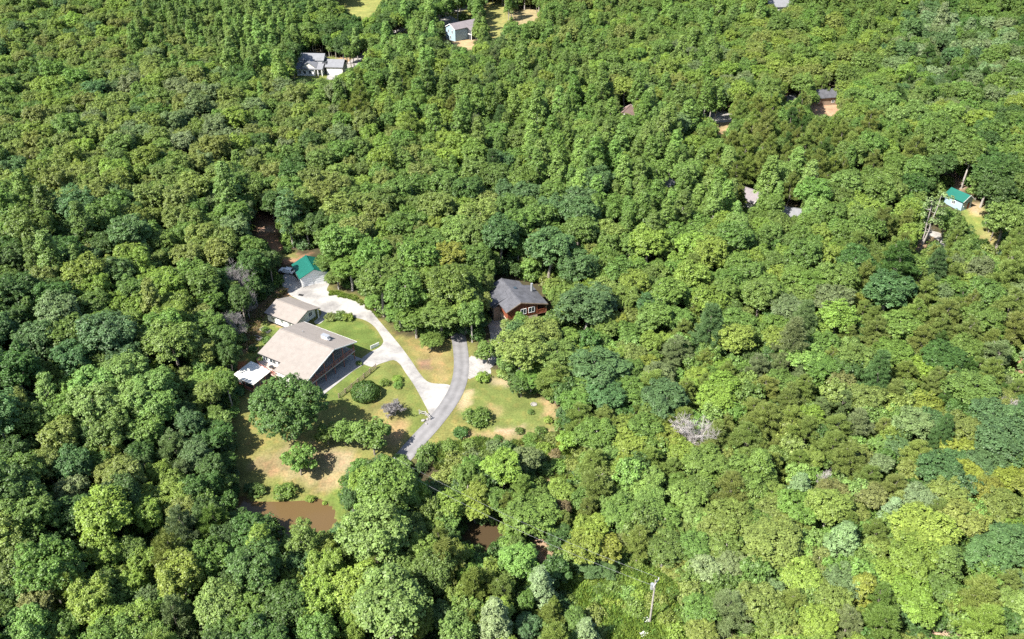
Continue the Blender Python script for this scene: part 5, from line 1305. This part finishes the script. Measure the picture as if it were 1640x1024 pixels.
def filler(n, k, rscale, under=False):
    made = 0
    for _ in range(n):
        y = 66 + (575 - 66) * rs.random() ** 0.72
        hw = 22 + (y * CP + 96 * SP) * 0.6074
        x = rs.uniform(-hw - 18, hw + 8)
        px, py, c = to_px(x, y, hz(x, y) + 11)
        zx, zy = px + rs.gauss(0, 28), py + rs.gauss(0, 22)
        zn = min(ZONES, key=lambda q: (q[0] - zx) ** 2 + 1.7 * (q[1] - zy) ** 2)
        mix = zn[2]; u = rs.random() * sum(q[2] for q in mix)
        for q in mix:
            u -= q[2]
            if u <= 0: break
        r = zn[3] * 0.88 * rs.uniform(0.62, 1.32) * rscale
        if q[0] == 'C': r *= 0.9
        if under: q = ('L', rs.choice((q[1], 'gr', 'dk', 'lt')), 1); r = rs.uniform(1.6, 2.9)
        if not near_ok(x, y, r, k): continue
        pr_ = PROTO[q[0]]; var = rs.randrange(len(pr_)); P_ = pr_[var]
        s = r / P_['r']; sz = min(max(s ** 0.62, 0.6), 1.25) if not under else s * rs.uniform(1.0, 1.5)
        if not under: sz *= stand(px, py) * rs.uniform(0.88, 1.12)
        z = hz(x, y)
        cx, cy, c = to_px(x, y, z + P_['zc'] * sz)
        rp = r * F_PX / c
        tx, ty, _c = to_px(x, y, z + P_['H'] * sz)
        ry = max(rp * 0.9, (cy - ty))
        if covers_open(cx, cy, rp, ry) or shades(x, y, z + P_['zc'] * sz, r): continue
        bx, by, _c = to_px(x, y, z)
        if under and any(in_poly(bx + a_, by - 14, p) for p in OPEN[:3] for a_ in (-14, 14)): continue
        if any(in_poly(bx, by, p) for p, bb in zip(OPEN, OPEN_BB) if bb[0] < bx < bb[2] and bb[1] < by < bb[3]): continue
        note(x, y, r); made += 1
        trees.append(dict(x=x, y=y, z=z, kind=q[0], var=var, s=s, sz=sz, r=r, tn=q[1], tint=tint(q[1]), px=cx, py=cy, rp=rp, surveyed=False, rot=rs.uniform(0, 6.283)))
    return made
filler(26000, 0.62, 1.0)
filler(16000, 0.58, 0.72)
filler(26000, 0.44, 1.0, True)

# ------------------------------------------------------------------ individual trees (the 300 that show largest) and shrubs; the others form one wood
inframe = lambda t: -t['rp'] * 0.4 < t['px'] < 1640 + t['rp'] * 0.4 and -5 < t['py'] < 1024 + t['rp'] * 0.4
is_tree = lambda t: t['kind'] in 'BCMPWDNOL'
cand = sorted([t for t in trees if is_tree(t) and inframe(t) and (t['surveyed'] or t['kind'] not in 'LO')], key=lambda t: -(t['rp'] + (14 if t['surveyed'] else 0) + (60 if t['kind'] in 'DNOL' else 0)))
solo = cand[:300]
shrubs = [t for t in trees if t['kind'] in 'SRE' and t['surveyed']]
solo_id = {id(t) for t in solo} | {id(t) for t in shrubs}
rest = [t for t in trees if id(t) not in solo_id]

KIND_NAME = dict(B='broadleaf_tree', C='broadleaf_tree', M='broadleaf_tree', O='broadleaf_tree', L='broadleaf_tree', P='pine_tree', W='pine_tree', D='bare_tree', N='bare_tree', S='shrub', R='shrub', E='shrub')
CAT = dict(broadleaf_tree='tree', pine_tree='pine tree', bare_tree='bare tree', shrub='shrub')
COLOUR = dict(dk='deep green', gr='mid green', lt='light green', yg='yellow-green', li='bright lime', go='golden', ol='olive', br='brown-tinged', bl='dark bluish', gg='grey-green', si='silvery green', rd='rusty red')
SHAPE = dict(B='round-crowned tree', C='pointed-crown tree', M='tall narrow tree', O='wide oak', L='lawn tree', P='wispy pine', W='layered pine', D='leafless tree', N='half-dead tree', S='shrub', R='domed bush', E='leafless bush')
def look(t):
    w = t['s']
    size = ('big ' if w > 1.22 else 'small ' if w < 0.72 else '')
    c = 'bare grey' if t['kind'] in 'DE' else 'pale' if t['kind'] == 'N' else COLOUR[t['tn']]
    return size + c + ' ' + SHAPE[t['kind']]
MARKS = [(458, 822, 'the larger brown pond'), (774, 863, 'the smaller brown pond'), (495, 558, 'the wide tan roof'), (467, 497, 'the tan-roofed garage'), (487, 427, 'the teal-roofed garage'), (404, 598, 'the white porch roof'), (835, 478, 'the charcoal-roofed cabin'),
         (1042, 967, 'the pale utility pole'), (815, 665, 'the grassy clearing'), (700, 672, 'the asphalt road'), (1535, 320, 'the teal-roofed cottage'), (1480, 852, 'the big bright lime tree'), (1112, 688, 'the leafless silver tree'), (585, 627, 'the dark domed bush'),
         (463, 655, 'the wide lawn oak'), (1137, 523, 'the lone bluish pine'), (287, 925, 'the big golden tree at lower left'), (1385, 942, 'the narrow golden tree'), (383, 442, 'the brown bank'), (632, 650, 'the leafless bush on the lawn'),
         (1490, 352, 'the half-dead double trunk'), (1240, 872, 'the widest olive crown'), (945, 855, 'the cluster of golden crowns'), (600, 858, 'the largest crown beside the pond'), (165, 828, 'the open yellow-green crown'), (1625, 592, 'the orange dirt track'),
         (0, 1024, 'the lower left corner'), (1640, 1024, 'the lower right corner'), (0, 640, 'the left edge of the photo'), (0, 430, 'the upper part of the left edge'), (1640, 720, 'the right edge of the photo'), (220, 1024, 'the bottom edge at far left'),
         (640, 1024, 'the bottom edge below the road'), (1240, 1024, 'the bottom edge right of the pole'), (740, 585, 'the top bend of the asphalt road'), (860, 880, 'the dirt patch right of the small pond'), (632, 692, 'the orange bare patch on the lawn'), (545, 506, 'the bushes by the driveway'),
         (425, 372, 'the red dirt track'), (1440, 470, 'the dark bluish crowns at right'), (880, 397, 'the dark bluish crown above the cabin')]
def side(t, m):
    dx, dy = t['px'] - m[0], t['py'] - m[1]
    if math.hypot(dx, dy) < 6: return 'at'
    a = math.degrees(math.atan2(-dy, dx)) % 360
    return ('right of', 'above and right of', 'above', 'above and left of', 'left of', 'below and left of', 'below', 'below and right of')[int(((a + 22.5) % 360) // 45)]
ORD = ['nearest', 'second', 'third', 'fourth', 'fifth', 'sixth']
FIXED = {(463, 655): 'wide deep green oak spreading over the lawn in front of the tan roof', (585, 628): 'dark green clipped domed bush on the lawn beside the old fence', (632, 650): 'leafless grey bush spreading on the lawn near the pale drive',
         (1480, 852): 'big bright lime tree with pale limbs showing through', (1112, 688): 'large leafless silver-grey tree among olive pines', (1137, 523): 'lone layered bluish pine standing out among green crowns', (1490, 352): 'half-dead tree with pale double trunk left of the teal cottage',
         (287, 925): 'big golden-green tree glowing among darker crowns at lower left', (1385, 942): 'narrow golden tree between pale crowns at lower right', (477, 740): 'round mid green tree alone on the tan grass above the larger pond',
         (1610, 656): 'leafless grey tree at the right edge of the photo', (1318, 768): 'small leafless grey top among the olive pines', (421, 866): 'tall narrow yellow-green tree with pale trunk at the foot of the larger pond', (165, 828): 'big open yellow-green tree with pale limbs at lower left',
         (782, 566): 'small lawn tree with pale trunk at the gravel parking pad'}
# surveyed and individual plants only: nearest-of-its-look to a landmark, unique by construction
label_of = {}
pool = solo + shrubs
look_of = {id(t): look(t) for t in pool}
used = set()
for t in pool:
    k = (int(t['px']), int(t['py']))
    if k in FIXED: label_of[id(t)] = FIXED[k]; used.add(FIXED[k])
options = []
for mi, m_ in enumerate(MARKS):
    by = {}
    for t in pool:
        d = math.hypot(t['px'] - m_[0], t['py'] - m_[1])
        if d < 330: by.setdefault((look_of[id(t)], side(t, m_)), []).append((d, t))
    for (lk, sd), lst in by.items():
        lst.sort(key=lambda q: q[0])
        for rank, (d, t) in enumerate(lst[:6]):
            txt = f"{lk} {sd} {m_[2]}" if len(lst) == 1 else f"{ORD[rank]} {lk} {sd} {m_[2]}"
            if sd != 'at' and len(txt.split()) <= 15: options.append((d * (1 + 0.45 * rank), txt, t))
options.sort(key=lambda q: q[0])
for cost, txt, t in options:
    if id(t) in label_of or txt in used: continue
    label_of[id(t)] = txt; used.add(txt)
COUNT_UNLABELLED = [t for t in pool if id(t) not in label_of]
for t in COUNT_UNLABELLED:
    m_ = min(MARKS, key=lambda q: math.hypot(t['px'] - q[0], t['py'] - q[1]))
    label_of[id(t)] = f"{look_of[id(t)]} set back {side(t, m_)} {m_[2]}"

GROUP = dict(broadleaf_tree='broadleaf trees of the wood', pine_tree='pines of the wood', bare_tree='leafless trees', shrub='shrubs of the yard and clearing')
for t in pool:
    P_ = PROTO[t['kind']][t['var']]
    nm = KIND_NAME[t['kind']]
    root = thing(nm, label_of[id(t)], CAT[nm], (t['x'], t['y'], t['z']), t['rot'], GROUP[nm])
    root.scale = (t['s'], t['s'], t['sz'])
    c_ = part_mesh('crown' if t['kind'] not in 'DE' else 'branches', P_['crown'], root); c_['tint'] = t['tint']
    part_mesh('trunk' if nm != 'shrub' else 'stem', P_['trunk'], root)
    if 'ob' not in P_: P_['ob'] = c_

# everything else that grows: one wood, scattered over points with geometry nodes
def scatter(name, pts, kinds, kind='stuff', extra=None):
    """pts: rows of (x,y,z, proto index, rot, sx, sz, tint); protos: list of (crown mesh, trunk mesh)."""
    me = bpy.data.meshes.new(name + '_points')
    n = len(pts)
    me.vertices.add(n)
    me.vertices.foreach_set('co', np.array([p[0] for p in pts], np.float32).reshape(-1))
    a = me.attributes.new('variant', 'INT', 'POINT'); a.data.foreach_set('value', np.array([p[1] for p in pts], np.int32))
    a = me.attributes.new('turn', 'FLOAT_VECTOR', 'POINT'); a.data.foreach_set('vector', np.array([(0, 0, p[2]) for p in pts], np.float32).reshape(-1))
    a = me.attributes.new('size', 'FLOAT_VECTOR', 'POINT'); a.data.foreach_set('vector', np.array([(p[3], p[3], p[4]) for p in pts], np.float32).reshape(-1))
    a = me.attributes.new('tint', 'FLOAT_VECTOR', 'POINT'); a.data.foreach_set('vector', np.array([p[5] for p in pts], np.float32).reshape(-1))
    o = bpy.data.objects.new(name, me); COL.objects.link(o)
    tag(o, kind=kind)
    ng = bpy.data.node_groups.new(name + '_scatter', 'GeometryNodeTree')
    ng.interface.new_socket('Geometry', in_out='INPUT', socket_type='NodeSocketGeometry')
    ng.interface.new_socket('Geometry', in_out='OUTPUT', socket_type='NodeSocketGeometry')
    gi = ng.nodes.new('NodeGroupInput'); go = ng.nodes.new('NodeGroupOutput')
    def attr(nm, dt):
        q = ng.nodes.new('GeometryNodeInputNamedAttribute'); q.data_type = dt; q.inputs['Name'].default_value = nm
        return q.outputs['Attribute']
    av, at, az = attr('variant', 'INT'), attr('turn', 'FLOAT_VECTOR'), attr('size', 'FLOAT_VECTOR')
    e2r = ng.nodes.new('FunctionNodeEulerToRotation'); ng.links.new(at, e2r.inputs[0])
    join = ng.nodes.new('GeometryNodeJoinGeometry')
    for i, obs in enumerate(kinds):
        j = ng.nodes.new('GeometryNodeJoinGeometry')
        for ob in obs:
            oi = ng.nodes.new('GeometryNodeObjectInfo'); oi.transform_space = 'ORIGINAL'
            oi.inputs['Object'].default_value = ob; oi.inputs['As Instance'].default_value = False
            ng.links.new(oi.outputs['Geometry'], j.inputs[0])
        cmp = ng.nodes.new('FunctionNodeCompare'); cmp.data_type = 'INT'; cmp.operation = 'EQUAL'
        ng.links.new(av, cmp.inputs[2]); cmp.inputs[3].default_value = i
        iop = ng.nodes.new('GeometryNodeInstanceOnPoints')
        ng.links.new(gi.outputs[0], iop.inputs['Points']); ng.links.new(cmp.outputs[0], iop.inputs['Selection'])
        ng.links.new(j.outputs[0], iop.inputs['Instance']); ng.links.new(e2r.outputs[0], iop.inputs['Rotation']); ng.links.new(az, iop.inputs['Scale'])
        ng.links.new(iop.outputs[0], join.inputs[0])
    ng.links.new(join.outputs[0], go.inputs[0])
    md = o.modifiers.new('scatter', 'NODES'); md.node_group = ng
    return o

# every variant used by the wood has a standing individual to take its shape from
idx, kinds = {}, []
for k in PROTO:
    for v, P_ in enumerate(PROTO[k]):
        if 'ob' in P_:
            tr = [q for q in P_['ob'].parent.children if q is not P_['ob']]
            idx[(k, v)] = len(kinds); kinds.append([P_['ob']] + tr)
def alt(t):
    v = t['var']
    while (t['kind'], v) not in idx: v = (v + 1) % len(PROTO[t['kind']])
    return idx[(t['kind'], v)]
scatter('forest', [((t['x'], t['y'], t['z']), alt(t), t['rot'], t['s'], t['sz'], t['tint']) for t in rest], kinds)

# undergrowth on the forest floor, brighter weeds in the meadow
MEADOW = OPEN[[i for i, p in enumerate(OPEN) if p[0] == (905, 935)][0]]
SCRUB = [p for p in OPEN if p[0] in ((800, 712), (700, 712))]
pts = []
sh = [idx[('S', v)] for v in range(3) if ('S', v) in idx]
cell = 2.5
y = 72.0
while y < 330:
    hw = 14 + (y * CP + 115 * SP) * 0.6074
    x = -hw
    while x < hw:
        qx, qy = x + rs.uniform(-1.2, 1.2), y + rs.uniform(-1.2, 1.2)
        x += cell * (1.0 if y < 215 else 1.5)
        px, py, c = to_px(qx, qy, hz(qx, qy))
        if in_poly(px, py, MEADOW):
            if rs.random() < 0.8 and math.hypot(qx - pa.x, qy - pa.y) > 2.6 and math.hypot(px - 1031, py - 1019) > 18:
                s = rs.uniform(0.4, 1.25); pts.append(((qx, qy, hz(qx, qy) - 0.1), rs.choice(sh), rs.uniform(0, 6.28), s, s * rs.uniform(0.8, 1.4), tint(rs.choice(('yg', 'lt', 'li', 'yg', 'lt', 'gr', 'ol')))))
            continue
        if any(in_poly(px, py, p) for p, bb in zip(OPEN, OPEN_BB) if bb[0] < px < bb[2] and bb[1] < py < bb[3]): continue
        rr_ = 1.5 * 8
        if any(in_poly(px + a, py + b_, p) for p, bb in zip(OPEN, OPEN_BB) if bb[0] - 12 < px < bb[2] + 12 and bb[1] - 12 < py < bb[3] + 12 for a, b_ in ((8, 0), (-8, 0), (0, 7), (0, -9))): continue
        if abs(qx - hit(505, 920).x) < 2.5 and False: continue
        s = rs.uniform(0.7, 1.6)
        tn = rs.choice(('dk', 'gr', 'gr', 'bl', 'ol', 'lt') if px > 900 or py < 700 else ('dk', 'gr', 'dk', 'bl'))
        pts.append(((qx, qy, hz(qx, qy) - 0.1), rs.choice(sh), rs.uniform(0, 6.28), s, s * rs.uniform(0.8, 1.6), tint(tn)))
    y += cell * (1.0 if y < 215 else 1.5)
scatter('undergrowth', pts, kinds)

tl = []
for k in range(3):
    P0, Q, S, Vv = [], [], [], []
    n = 90
    a = RNG.uniform(0, 6.283, n); d = RNG.uniform(0, 0.5, n)
    base = np.stack([d * np.cos(a), d * np.sin(a), np.zeros(n)], 1)
    tufts = [(b_, (0.5 * math.cos(w), 0.5 * math.sin(w), 1.0), RNG.uniform(0.7, 1.3), RNG.uniform(0.35, 0.65)) for b_, w in zip(base, a)]
    me = needle_mesh('weed_tuft', tufts, 3, 0.75, 0.11); me.materials.clear(); me.materials.append(M_GRASSBLADE); tl.append(me)
# three standing tufts give the scattered ones their shape
tuft_obs = []
for k, (px, py) in enumerate(((1000, 950), (1015, 985), (975, 965))):
    p = yard(px, py)
    o = part_mesh('weed_tuft', tl[k], None, p); o['tint'] = TINT['yg']; tag(o, kind='stuff'); tuft_obs.append([o])
pts = []
def strew(poly, n, tns, s0=0.7, s1=1.5):
    w = [hit(*q) for q in poly]
    x0, x1 = min(q.x for q in w), max(q.x for q in w); y0, y1 = min(q.y for q in w), max(q.y for q in w)
    W2 = [(q.x, q.y) for q in w]
    k = 0
    for _ in range(n * 6):
        x, y = rs.uniform(x0, x1), rs.uniform(y0, y1)
        if not in_poly(x, y, W2): continue
        s = rs.uniform(s0, s1); pts.append(((x, y, hz(x, y)), rs.randrange(3), rs.uniform(0, 6.28), s, s * rs.uniform(0.7, 1.3), tint(rs.choice(tns))))
        k += 1
        if k >= n: break
strew([(895, 925), (1000, 900), (1090, 930), (1115, 985), (1110, 1045), (925, 1045), (905, 975)], 2600, ('lt', 'li', 'yg', 'lt', 'gr', 'li'))
strew([(800, 712), (890, 694), (930, 720), (915, 780), (880, 790), (845, 750)], 380, ('ol', 'br', 'yg', 'gg'), 0.5, 1.0)
strew([(700, 715), (770, 705), (800, 712), (790, 740), (700, 750)], 420, ('ol', 'yg', 'gg', 'gr'), 0.6, 1.1)
strew([(380, 565), (392, 530), (420, 490), (445, 468), (462, 466), (440, 485), (418, 510), (405, 550)], 420, ('dr', 'dr', 'br'), 0.4, 0.8)
strew([(528, 466), (570, 474), (602, 500), (610, 512), (596, 500), (566, 480), (528, 473)], 150, ('yg', 'ol'), 0.4, 0.7)
scatter('tall_grass', pts, tuft_obs)
print('trees', len(trees), 'solo', len(solo), 'pines', sum(t['kind'] in 'PW' for t in solo), 'unlabelled', len(COUNT_UNLABELLED), 'undergrowth', len(pts))
